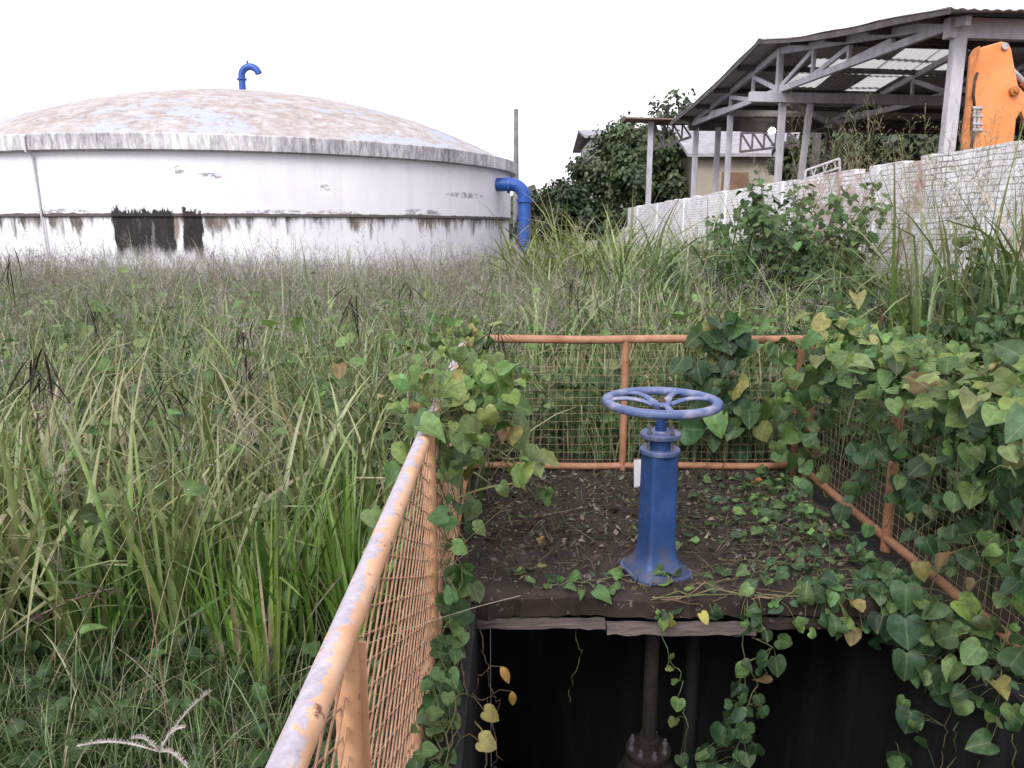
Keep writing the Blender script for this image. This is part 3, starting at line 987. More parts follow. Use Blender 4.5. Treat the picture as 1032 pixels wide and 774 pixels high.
def brick_mat():
    m, nt, out = new_mat('white_painted_brick')
    pos = posvec(nt)
    s = N_(nt, 'ShaderNodeSeparateXYZ'); L_(nt, pos, s.inputs[0])
    cb = N_(nt, 'ShaderNodeCombineXYZ'); L_(nt, s.outputs[1], cb.inputs[0]); L_(nt, s.outputs[2], cb.inputs[1])
    wob = noise(nt, pos, 2.5, 3, .5)
    y2 = math_(nt, 'ADD', s.outputs[2], math_(nt, 'MULTIPLY', math_(nt, 'SUBTRACT', wob, .5), .05))
    L_(nt, y2, cb.inputs[1])
    b = N_(nt, 'ShaderNodeTexBrick')
    L_(nt, cb.outputs[0], b.inputs['Vector'])
    b.inputs['Scale'].default_value = 1.0
    b.inputs['Brick Width'].default_value = .2; b.inputs['Row Height'].default_value = .057
    b.inputs['Mortar Size'].default_value = .007; b.inputs['Mortar Smooth'].default_value = .35
    b.inputs['Bias'].default_value = 0
    b.inputs['Color1'].default_value = (.69, .675, .71, 1); b.inputs['Color2'].default_value = (.83, .82, .845, 1)
    L_(nt, ramp(nt, noise(nt, pos, 5, 6, .75, sc=(1, .5, 1.6)), [(.44, (.70, .68, .72)), (.64, (.12, .11, .12))]), b.inputs['Mortar'])
    n1 = noise(nt, pos, 3.2, 8, .7); n2 = noise(nt, pos, .55, 3, .5); n3 = noise(nt, pos, 11, 5, .7)
    red = ramp(nt, n3, [(.3, (.34, .19, .15)), (.7, (.54, .40, .36))])
    k = sstep(nt, math_(nt, 'ADD', n1, math_(nt, 'MULTIPLY', n2, .9)), 1.06, 1.2)
    # paint lost round the 12-13 m mark
    dy = math_(nt, 'ABSOLUTE', math_(nt, 'SUBTRACT', s.outputs[1], 11.2))
    k2 = math_(nt, 'MULTIPLY', sstep(nt, dy, 1.5, .5), sstep(nt, math_(nt, 'ADD', n1, math_(nt, 'MULTIPLY', n3, .3)), .56, .70))
    kk = math_(nt, 'MULTIPLY', math_(nt, 'MAXIMUM', k, k2), math_(nt, 'SUBTRACT', 1, math_(nt, 'MULTIPLY', b.outputs['Fac'], .4)))
    col = mix(nt, kk, b.outputs['Color'], red)
    dirt = ramp(nt, noise(nt, pos, 1.3, 6, .7), [(.45, 0.), (.75, .45)])
    col = mix(nt, dirt, col, (.40, .37, .39))
    ht = math_(nt, 'SUBTRACT', math_(nt, 'MULTIPLY', n3, .5), b.outputs['Fac'])
    finish(nt, out, col, .9, ht, .8, .012)
    return m


bw = empty('boundary_wall', (WXW, 12, 0), 'long white painted brick wall with dark joints and bare red patches', 'wall')
BM_ = brick_mat()
# the uneven top course
vs_top = []
yy = WY0; wall = MB(); poly = [(WXW, WY0, -.3)]
while yy < WY1:
    L = random.choice((.21, .42, .21, .63))
    h = WZT + random.choice((0, 0, 0, .0, -.03, .02, -.068 if random.random() < .4 else 0))
    poly += [(WXW, yy, h), (WXW, min(yy + L, WY1), h + random.uniform(-.006, .006))]
    yy += L
poly.append((WXW, WY1, -.3))
wall.prism(poly, (.14, 0, 0)).build('brick_panel', BM_, bw, 0)
M['white_pillar'] = simple('white_pillar_paint', [(.3, (.58, .565, .61)), (.7, (.76, .75, .79))], 2.5, .9, .4, 16, .015, speck=(5, .62, (.40, .37, .38)))
for Y in (6.7, 9.9, 13.3, 16.8, 20.8, 24.6, 28.4):
    MB().box((WXW - .012, Y, WZT / 2 - .14), (.05, .22, WZT + .27)).build('pillar', M['white_pillar'], bw, 0, .008)

# ------------------------------------------------------------------ open timber shed
pn_ = at_Y(953, 95, 12.8); pf_ = at_Y(697, 150, 24.4)
P0 = Vector((pn_.x, 12.8, 0)); GD = Vector((pf_.x - pn_.x, 11.6, 0)); GL = GD.length; GD.normalize(); RD = Vector((GD.y, -GD.x, 0))
SA = GL * .51; ZT = 4.62; ZA = 5.55


def S(s, t, z): return P0 + GD * s + RD * t + Vector((0, 0, z))


def roof_z(s):
    k = (s / SA) if s <= SA else (GL - s) / (GL - SA)
    sag = -.10 * math.sin(math.pi * min(1, max(0, k)))
    return ZT + (ZA - ZT) * k + sag


shed = empty('open_shed', P0, 'open sided grey timber shed with a sagging corrugated gable roof beyond the brick wall', 'shed')
# roof sheets; a few translucent ones let the daylight through
sky_px = [(926, 62), (902, 62), (872, 73), (896, 72), (918, 72), (889, 84), (873, 89), (857, 98), (940, 58), (848, 62), (826, 80)]
hit = []
nrm_far = (S(GL, 0, roof_z(GL)) - S(SA, 0, roof_z(SA))).cross(RD)
for (u, v) in sky_px:
    d = ray(u, v); o0 = Vector((0, 0, H_CAM)); p0 = S(SA, 0, ZA + .12)
    den = d.dot(nrm_far)
    t = (p0 - o0).dot(nrm_far) / den
    p = o0 + d * t
    rel = p - P0
    hit.append((rel.dot(GD), rel.dot(RD)))
T0, T1 = -.55, 18.0
s_edges_near = np.linspace(-.65, SA + .02, 5); s_edges_far = np.linspace(SA + .02, GL + .55, 8)
tw = .92
opaque = VB(); clear = []
def sheet(vb, s0, s1, t0, t1, lift):
    nt_ = int((t1 - t0) / .046); ns = 7
    ss = np.linspace(s0, s1, ns); tt = np.linspace(t0, t1 + .06, nt_)
    A, B = np.meshgrid(ss, tt, indexing='ij')
    Z = np.vectorize(roof_z)(A) + .19 + .014 * np.sin(B / .184 * 2 * np.pi) + lift + .02 * np.sin(B * .9 + A) + .012 * np.sin(A * 3 + B * 2)
    Z = np.where(np.abs(A - SA) < .05, ZA + .20 + .012 * np.sin(B / .184 * 2 * np.pi), Z)
    V = np.array(P0)[None, None] + A[..., None] * np.array(GD) + B[..., None] * np.array(RD)
    V[..., 2] = Z
    i = np.arange(ns * nt_).reshape(ns, nt_)
    up = np.stack([i[:-1, :-1], i[:-1, 1:], i[1:, 1:], i[1:, :-1]], -1).reshape(-1, 4)
    vb.add(V, (1, 1, 1, 1), up)
for edges in (s_edges_near, s_edges_far):
    for i in range(len(edges) - 1):
        t = T0; j = 0
        while t < T1:
            s0, s1 = edges[i], edges[i + 1]
            far = edges is s_edges_far
            tr = far and any(s0 <= a <= s1 and t <= b < t + tw for a, b in hit)
            ov = .10
            a0, a1 = (s0 - ov, s1) if far else (s0, s1 + ov)
            if i == 0 and far: a0 = s0
            if i == len(edges) - 2 and not far: a1 = s1
            vb = VB() if tr else opaque
            sheet(vb, a0, a1, t, t + tw, random.uniform(-.006, .012))
            if tr: clear.append(vb)
            t += tw; j += 1
ro = opaque.build('roof', M['roof_sheet'], shed)
md = ro.modifiers.new('thick', 'SOLIDIFY'); md.thickness = .012
for vb in clear:
    k = vb.build('skylight_sheet', M['skylight'], shed)
    md = k.modifiers.new('thick', 'SOLIDIFY'); md.thickness = .006
# roof purlins
for s in (.2, 1.6, 3.1, 4.6, 7.3, 8.8, 10.2, 11.5):
    MB().beam(S(s, T0 + .1, roof_z(s) + .105), S(s, T1 - .2, roof_z(s) + .105), .07, .12).build('purlin', M['timber_dark'], shed, 0)
for s0, s1 in ((-.65, SA), (SA, GL + .55)):
    n_ = 5
    b = MB()
    for i in range(n_):
        sa_, sb_ = s0 + (s1 - s0) * i / n_, s0 + (s1 - s0) * (i + 1) / n_
        b.beam(S(sa_, T0 + .03, roof_z(sa_) + .13), S(sb_, T0 + .03, roof_z(sb_) + .13), .03, .10)
    b.build('overhang_strip', M['timber_dark'], shed, 0)  # dark strip added to stand in for the overhang's shaded underside
# frames
def truss(t, mat):
    b = MB()
    e = .0
    up = (0, 0, 1)
    b.beam(S(-.15, t, ZT), S(SA - .1, t, ZT + .02), .09, .13)
    b.beam(S(SA + .1, t, ZT + .02), S(GL + .15, t, ZT), .09, .13)
    b.beam(S(-.35, t + .003, ZT - .02), S(SA, t + .003, ZA - .06), .10, .14)
    b.beam(S(SA, t + .003, ZA - .06), S(GL + .35, t + .003, ZT - .02), .10, .14)
    b.beam(S(SA, t - .004, ZT - .08), S(SA, t - .004, ZA), .12, .16, (0, 1, 0))
    stn = [1.6, 3.0, 4.4, 7.4, 8.8, 10.2]
    for s in stn:
        b.beam(S(s, t + .006, ZT), S(s, t + .006, roof_z(s) - .02), .07, .10, (0, 1, 0))
    for s0, s1 in ((SA, 4.4), (4.4, 3.0), (3.0, 1.6), (SA, 7.4), (7.4, 8.8), (8.8, 10.2)):
        b.beam(S(s0, t - .007, ZT + .04), S(s1, t - .007, roof_z(s1) - .05), .06, .10)
    b.build('roof_truss', mat, shed, 0, .006)
for t in (0, 4.2, 8.4, 12.6, 16.8):
    truss(t, M['timber'] if t == 0 else M['timber_mid'])
def column(s, t, w, ztop, mat=None, lean=(0, 0)):
    b = MB().beam(S(s + lean[0], t + lean[1], -.2), S(s, t, ztop), w, w * .9, (0, 1, 0))
    b.build('column', mat or M['timber'], shed, 0, .012)
column(0, .12, .19, ZT + .02)
column(SA, .12, .15, ZT - .10)
column(GL, .12, .15, ZT - .1)
column(GL * .775, .12, .14, ZT - .1)
column(GL - .15, .75, .15, ZT - .1)
column(SA - .1, .75, .13, ZT - .12, lean=(.1, -.25))
for t in (4.2, 8.4, 12.6, 16.8):
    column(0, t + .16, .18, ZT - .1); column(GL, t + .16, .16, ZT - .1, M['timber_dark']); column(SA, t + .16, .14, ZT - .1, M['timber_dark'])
# long beams along the shed
MB().beam(S(0, -.1, ZT - .05), S(0, T1 - .5, ZT - .05), .16, .30).build('eave_beam', M['timber'], shed, 0, .01)
MB().beam(S(SA - .15, -.75, ZT - .16), S(SA - .15, T1 - .5, ZT - .16), .14, .22).build('tie_beam', M['timber'], shed, 0, .01)
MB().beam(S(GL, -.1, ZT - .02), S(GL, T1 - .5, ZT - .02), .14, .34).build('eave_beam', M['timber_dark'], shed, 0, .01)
for t in (.4, 4.4, 8.6):
    MB().beam(S(SA + .3, t, ZT - .2), S(GL - .6, t + 4, ZT - .15), .08, .14).build('brace', M['timber_mid'], shed, 0)
    MB().beam(S(.6, t, ZT + .1), S(SA - .6, t + 3.8, ZA - .3), .08, .14).build('brace', M['timber_mid'], shed, 0)

lp = at_Y(778, 132, 24.0)
lm = empty('shed_lamp', lp, 'small lit lamp glowing under the far eave of the timber shed', 'lamp')
MB().lathe([(.0, -.08), (.09, -.05), (.11, 0), (.07, .07), (.03, .09)], lp, 14).build('bulb', M['lamp'], lm, 60)
MB().tube([lp + Vector((0, 0, .085)), lp + Vector((0, 0, .40))], .02, 8).lathe([(.045, .08), (.05, .14)], lp, 12).build('lamp_holder', M['steel'], lm, 50)

# lean-to beyond the far corner
YL = 27.0
lt = empty('lean_to', (5.4, YL, 0), 'dark lattice truss canopy on a thin post beyond the far shed corner', 'canopy')
a0 = at_Y(628, 122, YL); a1 = at_Y(700, 124, YL)
sh = MB().prism([(a0.x, YL - .6, a0.z), (a1.x + .5, YL - .6, a1.z), (a1.x + .5, YL - .6, a1.z + .05), (a0.x, YL - .6, a0.z + .05)], (0, 1.0, 0))
sh.build('canopy_roof', M['red_sheet'], lt, 0)
def lattice(x0, x1, z0t, z1t, z0b, z1b, n, m):
    b = MB()
    b.beam((x0, YL, z0t), (x1, YL, z1t), .06, .08); b.beam((x0, YL, z0b), (x1, YL, z1b), .06, .08)
    for i in range(n):
        f0, f1 = i / n, (i + 1) / n
        xa, xb = x0 + (x1 - x0) * f0, x0 + (x1 - x0) * f1
        ta, tb = z0t + (z1t - z0t) * f0, z0t + (z1t - z0t) * f1
        ba, bb = z0b + (z1b - z0b) * f0, z0b + (z1b - z0b) * f1
        b.beam((xa, YL + .004, ta), (xa, YL + .004, ba), .05, .07, (0, 1, 0))
        b.beam((xa, YL - .004, ta), (xb, YL - .004, bb), .05, .07, (0, 1, 0))
    return b.build('lattice_truss', m, lt, 0)
q0 = at_Y(660, 125, YL); q1 = at_Y(697, 125, YL); q2 = at_Y(660, 150, YL); q3 = at_Y(697, 138, YL)
lattice(q0.x, q1.x, q0.z, q1.z, q2.z, q3.z, 4, M['timber_dark'])
q0 = at_Y(747, 134, YL); q1 = at_Y(806, 132, YL); q2 = at_Y(747, 153, YL); q3 = at_Y(806, 146, YL)
lattice(q0.x, q1.x, q0.z, q1.z, q2.z, q3.z, 5, M['timber_dark'])
p = at_Y(655, 150, YL)
MB().beam((p.x, YL, -.2), (p.x, YL, a0.z), .16, .16, (0, 1, 0)).build('post', M['timber'], lt, 0)
MB().beam((10.2, YL, -.2), (10.2, YL, q1.z), .2, .2, (0, 1, 0)).build('post', M['timber_dark'], lt, 0)

# houses far behind
def house(name, label, x0, x1, y, zw, zr, dep, wallm, door=None, wins=()):
    h = empty(name, ((x0 + x1) / 2, y, 0), label, 'house')
    MB().box(((x0 + x1) / 2, y + dep / 2, zw / 2 - .1), (x1 - x0, dep, zw + .2)).build('wall', wallm, h, 0)
    b = MB()
    ov = .5
    zl = zw + .02 - ov * (zr - zw) / (dep / 2)
    b.prism([(x0 - ov, y - ov, zl), (x0 - ov, y + dep / 2, zr), (x0 - ov, y + dep + ov, zl), (x0 - ov, y + dep + ov, zl + .14), (x0 - ov, y + dep / 2, zr + .14), (x0 - ov, y - ov, zl + .14)],
            (x1 - x0 + 2 * ov, 0, 0)).build('roof', M['house_roof'], h, 0)
    if door:
        MB().box((door, y - .02, 1.9), (1.1, .05, 3.8)).build('door', M['brown_door'], h, 0, .01)
    for wx, wz in wins:
        f = MB().box((wx, y - .02, wz), (1.2, .06, 1.0)).build('window', M['white_metal'], h, 0, .01)
        MB().box((wx, y - .06, wz), (1.06, .03, .86)).build('pane', M['glass'], f, 0)
    return h
house('house', 'cream walled house with a grey roof seen under the far side of the shed', 7.6, 13.2, 33.0, 4.55, 5.9, 7.0, M['house_wall'], 9.2, ((11.4, 3.4),))
house('house', 'pale two storey house with a grey roof edge showing behind the big dark tree', 4.6, 11.5, 46.0, 6.6, 7.35, 8.0, M['grey_wall'], None, ((6.0, 5.4),))

# white lattice frame leaning behind the wall
lf = MB(); YF = 13.5
a = at_Y(812, 172, YF); b_ = at_Y(846, 160, YF); c_ = at_Y(853, 172, YF)
lf.tube([(a.x, YF, a.z), (b_.x, YF, b_.z)], .022, 8); lf.tube([(b_.x, YF, b_.z), (c_.x, YF, c_.z - .9)], .022, 8)
lf.tube([(a.x, YF, a.z - .14), (b_.x, YF, b_.z - .15)], .018, 8); lf.tube([(a.x, YF, a.z), (a.x, YF, -.05)], .022, 8)
for i in range(1, 6):
    f = i / 6; xx = a.x + (b_.x - a.x) * f; zz = a.z + (b_.z - a.z) * f
    lf.tube([(xx, YF, zz), (xx + (.05 if i % 2 else -.05), YF, zz - .145)], .012, 6)
tag(lf.build('steel_frame', M['grey_wall'], None, 50), 'pale welded steel lattice frame just showing over the brick wall', 'frame')

# ------------------------------------------------------------------ orange backhoe arm over the wall
YE = 9.6
ex = empty('backhoe', (6.2, YE, 0), 'raised orange digger arm standing behind the white brick wall at the right edge', 'digger')
def E(u, v, dy=0): 
    p = at_Y(u, v, YE); return (p.x, p.y + dy, p.z)
poly = [(973, 200), (971, 140), (976, 110), (979, 60), (982, 52), (990, 47), (1009, 41.5), (1016, 43), (1019, 49), (1022, 66), (1026, 86), (1038, 100), (1052, 122), (1066, 160), (1070, 220), (1048, 220), (1044, 165), (1034, 128), (1029, 112), (1024, 120), (1021, 150), (1019, 200)]
MB().prism([E(u, v) for u, v in poly], (.17, .30, 0)).build('arm', M['orange_machine'], ex, 0, .02)
edge = [(970, 200), (968, 140), (972, 108), (976, 58), (980, 50.5), (986, 47.8), (986.5, 52), (983, 57), (980, 72), (977.5, 108), (974.5, 140), (976, 200)]
MB().prism([E(u, v) for u, v in edge], (-.03, -.09, 0)).build('edge_plate', M['orange_dark'], ex, 0, .006)
pc = Vector(E(1021, 92)); MB().tube([pc + Vector((0, .34, 0)), pc + Vector((0, -.05, 0))], .055, 18).tube([pc + Vector((0, -.05, 0)), pc + Vector((0, -.08, 0))], .03, 10).build('pivot_pin', M['orange_dark'], ex, 40, .004)
pc = Vector(E(1012, 47)); MB().tube([pc + Vector((0, .33, 0)), pc + Vector((0, -.03, 0))], .04, 18).build('pivot_pin', M['steel'], ex, 40, .004)
hs = MB()
for (u0, v0, u1, v1) in ((979, 108, 979, 132), (983, 112, 983, 129)):
    hs.tube([E(u0, v0, -.06), E(u1, v1, -.06)], .022, 10)
for v in (110, 118, 126, 132):
    hs.tube([E(976.5, v, -.06), E(986, v, -.06)], .026, 10)
hs.build('hydraulic_fitting', M['steel'], ex, 40)
hb = MB()
hpts = [E(980, 108, -.09), E(976, 96, -.14), E(979, 80, -.12), E(988, 66, -.06), E(1000, 60, .0)]
MB().tube([E(979, 132, -.06), E(973, 150, -.12), E(976, 185, -.1)], .018, 8).tube([E(979, 108, -.06), E(975, 98, -.12), E(978, 84, -.08), E(984, 74, -.02)], .016, 8).build('hydraulic_hose', M['rubber'], ex, 50)
MB().tube([E(1018, 58, .15), E(1060, 100, .15)], .03, 12).build('ram_rod', M['steel'], ex, 50)
MB().tube([E(1040, 80, .15), E(1110, 150, .15)], .05, 14).build('ram_cylinder', M['orange_dark'], ex, 50)
bx = at_Y(1130, 250, YE)
MB().box((bx.x + .6, YE + .3, .9), (1.8, 1.6, 1.7)).build('body', M['orange_machine'], ex, 0, .06)
MB().box((bx.x + .7, YE + .3, 2.2), (1.2, 1.3, .95)).build('cab', M['orange_dark'], ex, 0, .05)
for dx in (-.1, 1.3):
    MB().tube([(bx.x + dx, YE - .75, .38), (bx.x + dx, YE - .45, .38)], .42, 24).build('wheel', M['rubber'], ex, 40, .03)

# ================================================================== VEGETATION
BR = [(.17, .25, .085), (.21, .28, .11), (.13, .205, .065)]
GREEN = [(.07, .135, .036), (.09, .165, .046), (.055, .11, .034), (.115, .18, .058)]
YGREEN = [(.16, .205, .075), (.20, .235, .10), (.13, .19, .06)]
DRY = [(.30, .25, .16), (.24, .19, .12), (.36, .31, .22)]
PURP = [(.24, .215, .22), (.30, .275, .265), (.16, .145, .15), (.36, .325, .31)]
FIELD = [(.145, .205, .095), (.18, .23, .118), (.11, .165, .07), (.215, .235, .145)]
DARKG = [(.03, .065, .02), (.04, .08, .024), (.05, .095, .03)]


def in_pit(x, y, m=.0):
    return (x > RX0 - .06 - m) & (x < RX1 + .04 + m) & (y < RYB + .06 + m)


def in_tank(x, y):
    return np.hypot(x - TXC, y - TYC) < TR + .15


def scatter(n, x0, x1, y0, y1, cond=None, fov=.74, margin=1.0):
    x = rng.uniform(x0, x1, n); y = rng.uniform(y0, y1, n)
    k = ~in_pit(x, y) & ~in_tank(x, y) & (np.abs(x) < fov * np.maximum(y, 0) + margin) & ~((x > WXW - .05) & (x < WXW + .2))
    if cond is not None: k &= cond(x, y)
    return x[k], y[k]


def clumps(vb, cx_, cy_, per, h, hv, wid, cols, w=None, spread=.05, lean=.35, curl=1.1, nseg=7, fold=.35, tip=(.3, .25, .14), kinkp=.1, z0=None):
    n = len(cx_); per_ = rng.integers(max(1, int(per * .6)), int(per * 1.4) + 1, n)
    i = np.repeat(np.arange(n), per_); m = len(i)
    a = rng.random(m) * 6.2832; r = spread * np.sqrt(rng.random(m))
    bx_ = cx_[i] + r * np.cos(a); by_ = cy_[i] + r * np.sin(a)
    hc = np.clip(h * (1 + rng.normal(0, hv, n)), h * .4, h * 1.7)
    L = hc[i] * rng.uniform(.55, 1.12, m)
    base = np.stack([bx_, by_, gz(bx_, by_) - .01 if z0 is None else np.full(m, z0)], -1)
    ln = np.abs(rng.normal(0, lean, m)); cu = np.clip(rng.normal(curl, .55, m), .1, 2.6)
    hue = pick(cols, n, .12, w)[i]; col = hue * np.concatenate([np.ones((m, 3)) * (1 + rng.normal(0, .12, (m, 1))), np.ones((m, 1))], 1)
    dr = rng.random(m) < .05
    col[dr] = pick(DRY, dr.sum())
    kk = np.where(rng.random(m) < kinkp, rng.uniform(.35, .7, m), 2.0)
    ka = rng.uniform(.8, 1.7, m)
    blades(vb, base, a + rng.normal(0, .5, m), ln, L, wid * rng.uniform(.6, 1.25, m), cu, col, nseg, fold, tip, 1.6, None, (kk, ka))


def culms(vb, x, y, h, r, cols, leanv=.22, panicle=None, bcol=PURP, nb=14, blen=.13, bw=.0022, spk=.0045, droop=1.2, sides=3):
    """thin flowering stems, each with an open seed head"""
    n = len(x); K = 8
    h = np.broadcast_to(h, (n,)) * np.clip(1 + rng.normal(0, .13, n), .6, 1.35)
    az = rng.random(n) * 6.2832; ln = np.abs(rng.normal(0, leanv, n)); cu = np.abs(rng.normal(.25, .25, n))
    s = np.linspace(0, 1, K)
    th = ln[:, None] + cu[:, None] * s[None] ** 2
    d = np.stack([np.sin(th) * np.cos(az)[:, None], np.sin(th) * np.sin(az)[:, None], np.cos(th)], -1)
    P = np.concatenate([np.zeros((n, 1, 3)), np.cumsum(d[:, :-1] * (h / (K - 1))[:, None, None], 1)], 1) + np.stack([x, y, gz(x, y)], -1)[:, None]
    tubes(vb, P, np.linspace(1, .45, K)[None] * np.broadcast_to(r, (n,))[:, None], pick(cols, n, .15), sides)
    if panicle is None: return P
    m = n * nb
    i = np.repeat(np.arange(n), nb)
    f = rng.uniform(1 - panicle, 1, m) * (K - 1); f0 = np.minimum(f.astype(int), K - 2); fr = (f - f0)[:, None]
    B = P[i, f0] * (1 - fr) + P[i, f0 + 1] * fr
    a = rng.random(m) * 6.2832
    bl = blen * rng.uniform(.5, 1.2, m) * (1.15 - .6 * (f / (K - 1) - (1 - panicle)) / panicle)
    pc = pick(bcol, n, .15)[i]
    Q = blades(vb, B, a, rng.uniform(.35, 1.0, m), bl, bw, rng.uniform(.2, droop, m), pc, 3, 0)
    ns = 5     # spikelets along each branch
    j = np.repeat(np.arange(m), ns); mm = len(j)
    ff = rng.uniform(.25, 1, mm) * 3; g0 = np.minimum(ff.astype(int), 2); gf = (ff - g0)[:, None]
    C = Q[j, g0] * (1 - gf) + Q[j, g0 + 1] * gf
    dv = nrm(rng.normal(0, 1, (mm, 3)) + np.array([0, 0, -.5])); sv = nrm(np.cross(dv, rng.normal(0, 1, (mm, 3))))
    sz = spk * rng.uniform(.7, 1.4, mm)[:, None]
    V = np.stack([C, C + dv * sz * 1.2 + sv * sz * .45, C + dv * sz * 2.4, C + dv * sz * 1.2 - sv * sz * .45], 1)
    vb.add(V, np.repeat(pc[j][:, None], 4, 1).reshape(-1, 4), np.arange(mm * 4).reshape(-1, 4))
    return P


def weeds(vb, x, y, z, size, cols, tmpl=HEART, up=.9, w=None):
    n = len(x)
    nm = np.stack([rng.normal(0, .45, n), rng.normal(-.25, .45, n), np.full(n, up)], -1)
    td = np.stack([rng.normal(0, 1, n), rng.normal(-.2, 1, n), rng.normal(-.35, .3, n)], -1)
    leaves(vb, np.stack([x, y, z], -1), nm, td, size * rng.uniform(.55, 1.25, n), pick(cols, n, .18, w), tmpl)


# ---- foreground bank of broad grass left of the railing
fg = VB()
left = lambda x, y: (x < RX0 - .16)
x, y = scatter(240, -5.5, -.5, 2.6, 6.2, left)
clumps(fg, x, y, 12, .80, .2, .0135, GREEN + YGREEN[:1], spread=.05, lean=.32, curl=1.05)
x, y = scatter(230, -4.8, -.5, 2.55, 5.2, left)
clumps(fg, x, y, 9, .86, .2, .025, GREEN[:2] + YGREEN, spread=.05, lean=.24, curl=.9, nseg=9, kinkp=.22)
# bright upright tuft beside the rail, and one at bottom centre
for cx0, cy0, n0, h0 in ((-.66, 2.5, 16, .72), (-.70, 2.8, 18, .78), (-1.45, 2.6, 12, .62), (-1.15, 2.7, 12, .62), (-.95, 2.6, 10, .55), (-2.3, 3.0, 14, .85), (-1.75, 2.75, 12, .7)):
    clumps(fg, rng.normal(cx0, .10, 5), rng.normal(cy0, .10, 5), n0, h0, .1, .02, [(.10, .20, .035), (.13, .22, .045)], spread=.05, lean=.13, curl=.45, nseg=8, kinkp=.03, tip=(.14, .2, .05))
x, y = scatter(125, -4.2, -.7, 2.5, 4.3, left)
clumps(fg, x, y, 8, .95, .16, .03, YGREEN + BR[:2] + [(.24, .26, .13)], spread=.05, lean=.30, curl=.75, nseg=10, kinkp=.28)
# low grass on the ground near the camera
x, y = scatter(2600, -2.9, -.38, 1.0, 3.4, left, .9, .4)
clumps(fg, x, y, 7, .27, .35, .0055, GREEN[:3] + DARKG, spread=.05, lean=.6, curl=.9, nseg=5, fold=.3)
tag(fg.build('tall_grass', M['grass']), 'broad green grass blades crowding beside the left railing', 'grass', kind='stuff')

# crossing dry stems in the foreground
ds = VB()
x, y = scatter(170, -4.5, -.4, 2.0, 5.5, left)
culms(ds, x, y, .95, .0021, [(.24, .22, .11), (.30, .26, .16), (.16, .18, .07), (.28, .20, .15)], .4)
x, y = scatter(70, -3.2, -.7, 2.0, 4.2, left)
culms(ds, x, y, 1.05, .0026, [(.30, .28, .17), (.38, .33, .25), (.22, .23, .10)], .75)
x, y = scatter(150, -4.5, -.4, 2.3, 5.0, left)
culms(ds, x, y, 1.0, .0018, [(.24, .2, .12), (.30, .24, .17)], .3, .3, PURP, 12, .11, .0016, .0035)
tag(ds.build('grass_stems', M['dry']), 'thin dry grass stems crossing over the foreground grass', 'grass stems', kind='stuff')

# ---- the field between the slab and the tank
fd = VB()
x, y = scatter(9500, -14.5, 4.4, 4.6, 18.5, lambda x, y: (y > 4.9) | (x < -.5))
clumps(fd, x, y, 9, .80, .17, .010, FIELD + GREEN[:2], spread=.10, lean=.33, curl=1.0, nseg=5, fold=0)
x, y = scatter(1100, -10, 4.3, 5.0, 15)
clumps(fd, x, y, 8, .92, .16, .02, GREEN + YGREEN + BR, spread=.07, lean=.25, curl=.95, nseg=6, fold=.3, kinkp=.2)
x, y = scatter(2600, -1.5, 12, 18.5, 34, lambda x, y: x < WXW)
clumps(fd, x, y, 8, .95, .2, .016, FIELD + GREEN, spread=.15, lean=.3, curl=1.0, nseg=4, fold=0)
x, y = scatter(1300, .2, 4.3, 6.5, 19, lambda x, y: x < WXW - .15)
clumps(fd, x, y, 6, 1.2, .18, .032, BR + GREEN + FIELD[:2], spread=.1, lean=.2, curl=1.3, nseg=6, fold=.3, kinkp=.2)
x, y = scatter(330, 1.2, 4.3, 8.0, 17, lambda x, y: x < WXW - .2)
clumps(fd, x, y, 6, 1.8, .15, .036, BR + GREEN + FIELD[:2], spread=.1, lean=.16, curl=1.35, nseg=7, fold=.3, kinkp=.2)
x, y = scatter(260, -8, -.6, 4.4, 8)
clumps(fd, x, y, 9, .92, .16, .02, GREEN + YGREEN[:1], spread=.06, lean=.2, curl=.9, nseg=6, fold=.3, kinkp=.15)
x, y = scatter(420, -11, 1.5, 6, 16.5)
clumps(fd, x, y, 8, 1.2, .2, .02, BR[:2] + GREEN[1:] + FIELD[:2], spread=.16, lean=.22, curl=1.0, nseg=6, fold=.3, kinkp=.2)
tag(fd.build('field_grass', M['grass']), 'rank field grass filling the ground up to the round tank', 'grass', kind='stuff')

pn = VB()
x, y = scatter(9000, -14.5, 3.6, 5.0, 18.0, lambda x, y: (rng.random(len(x)) < np.where(x > 1.2, .3, 1.0) * np.clip((y - 3) / 6, .3, 1)))
culms(pn, x, y, 1.0, .0022, [(.19, .18, .10), (.25, .22, .14), (.15, .14, .09)], .2, .34, PURP, 11, .13, .0024, .0046)
x, y = scatter(420, -13, 3.0, 6.5, 18.0)
culms(pn, x, y, 1.27, .003, [(.17, .15, .11), (.24, .2, .14)], .15, .42, PURP + [(.10, .085, .09)], 18, .22, .0032, .006, 1.6)
tag(pn.build('seed_heads', M['dry']), 'greyish purple grass seed heads covering the field in front of the tank', 'seed heads', kind='stuff')

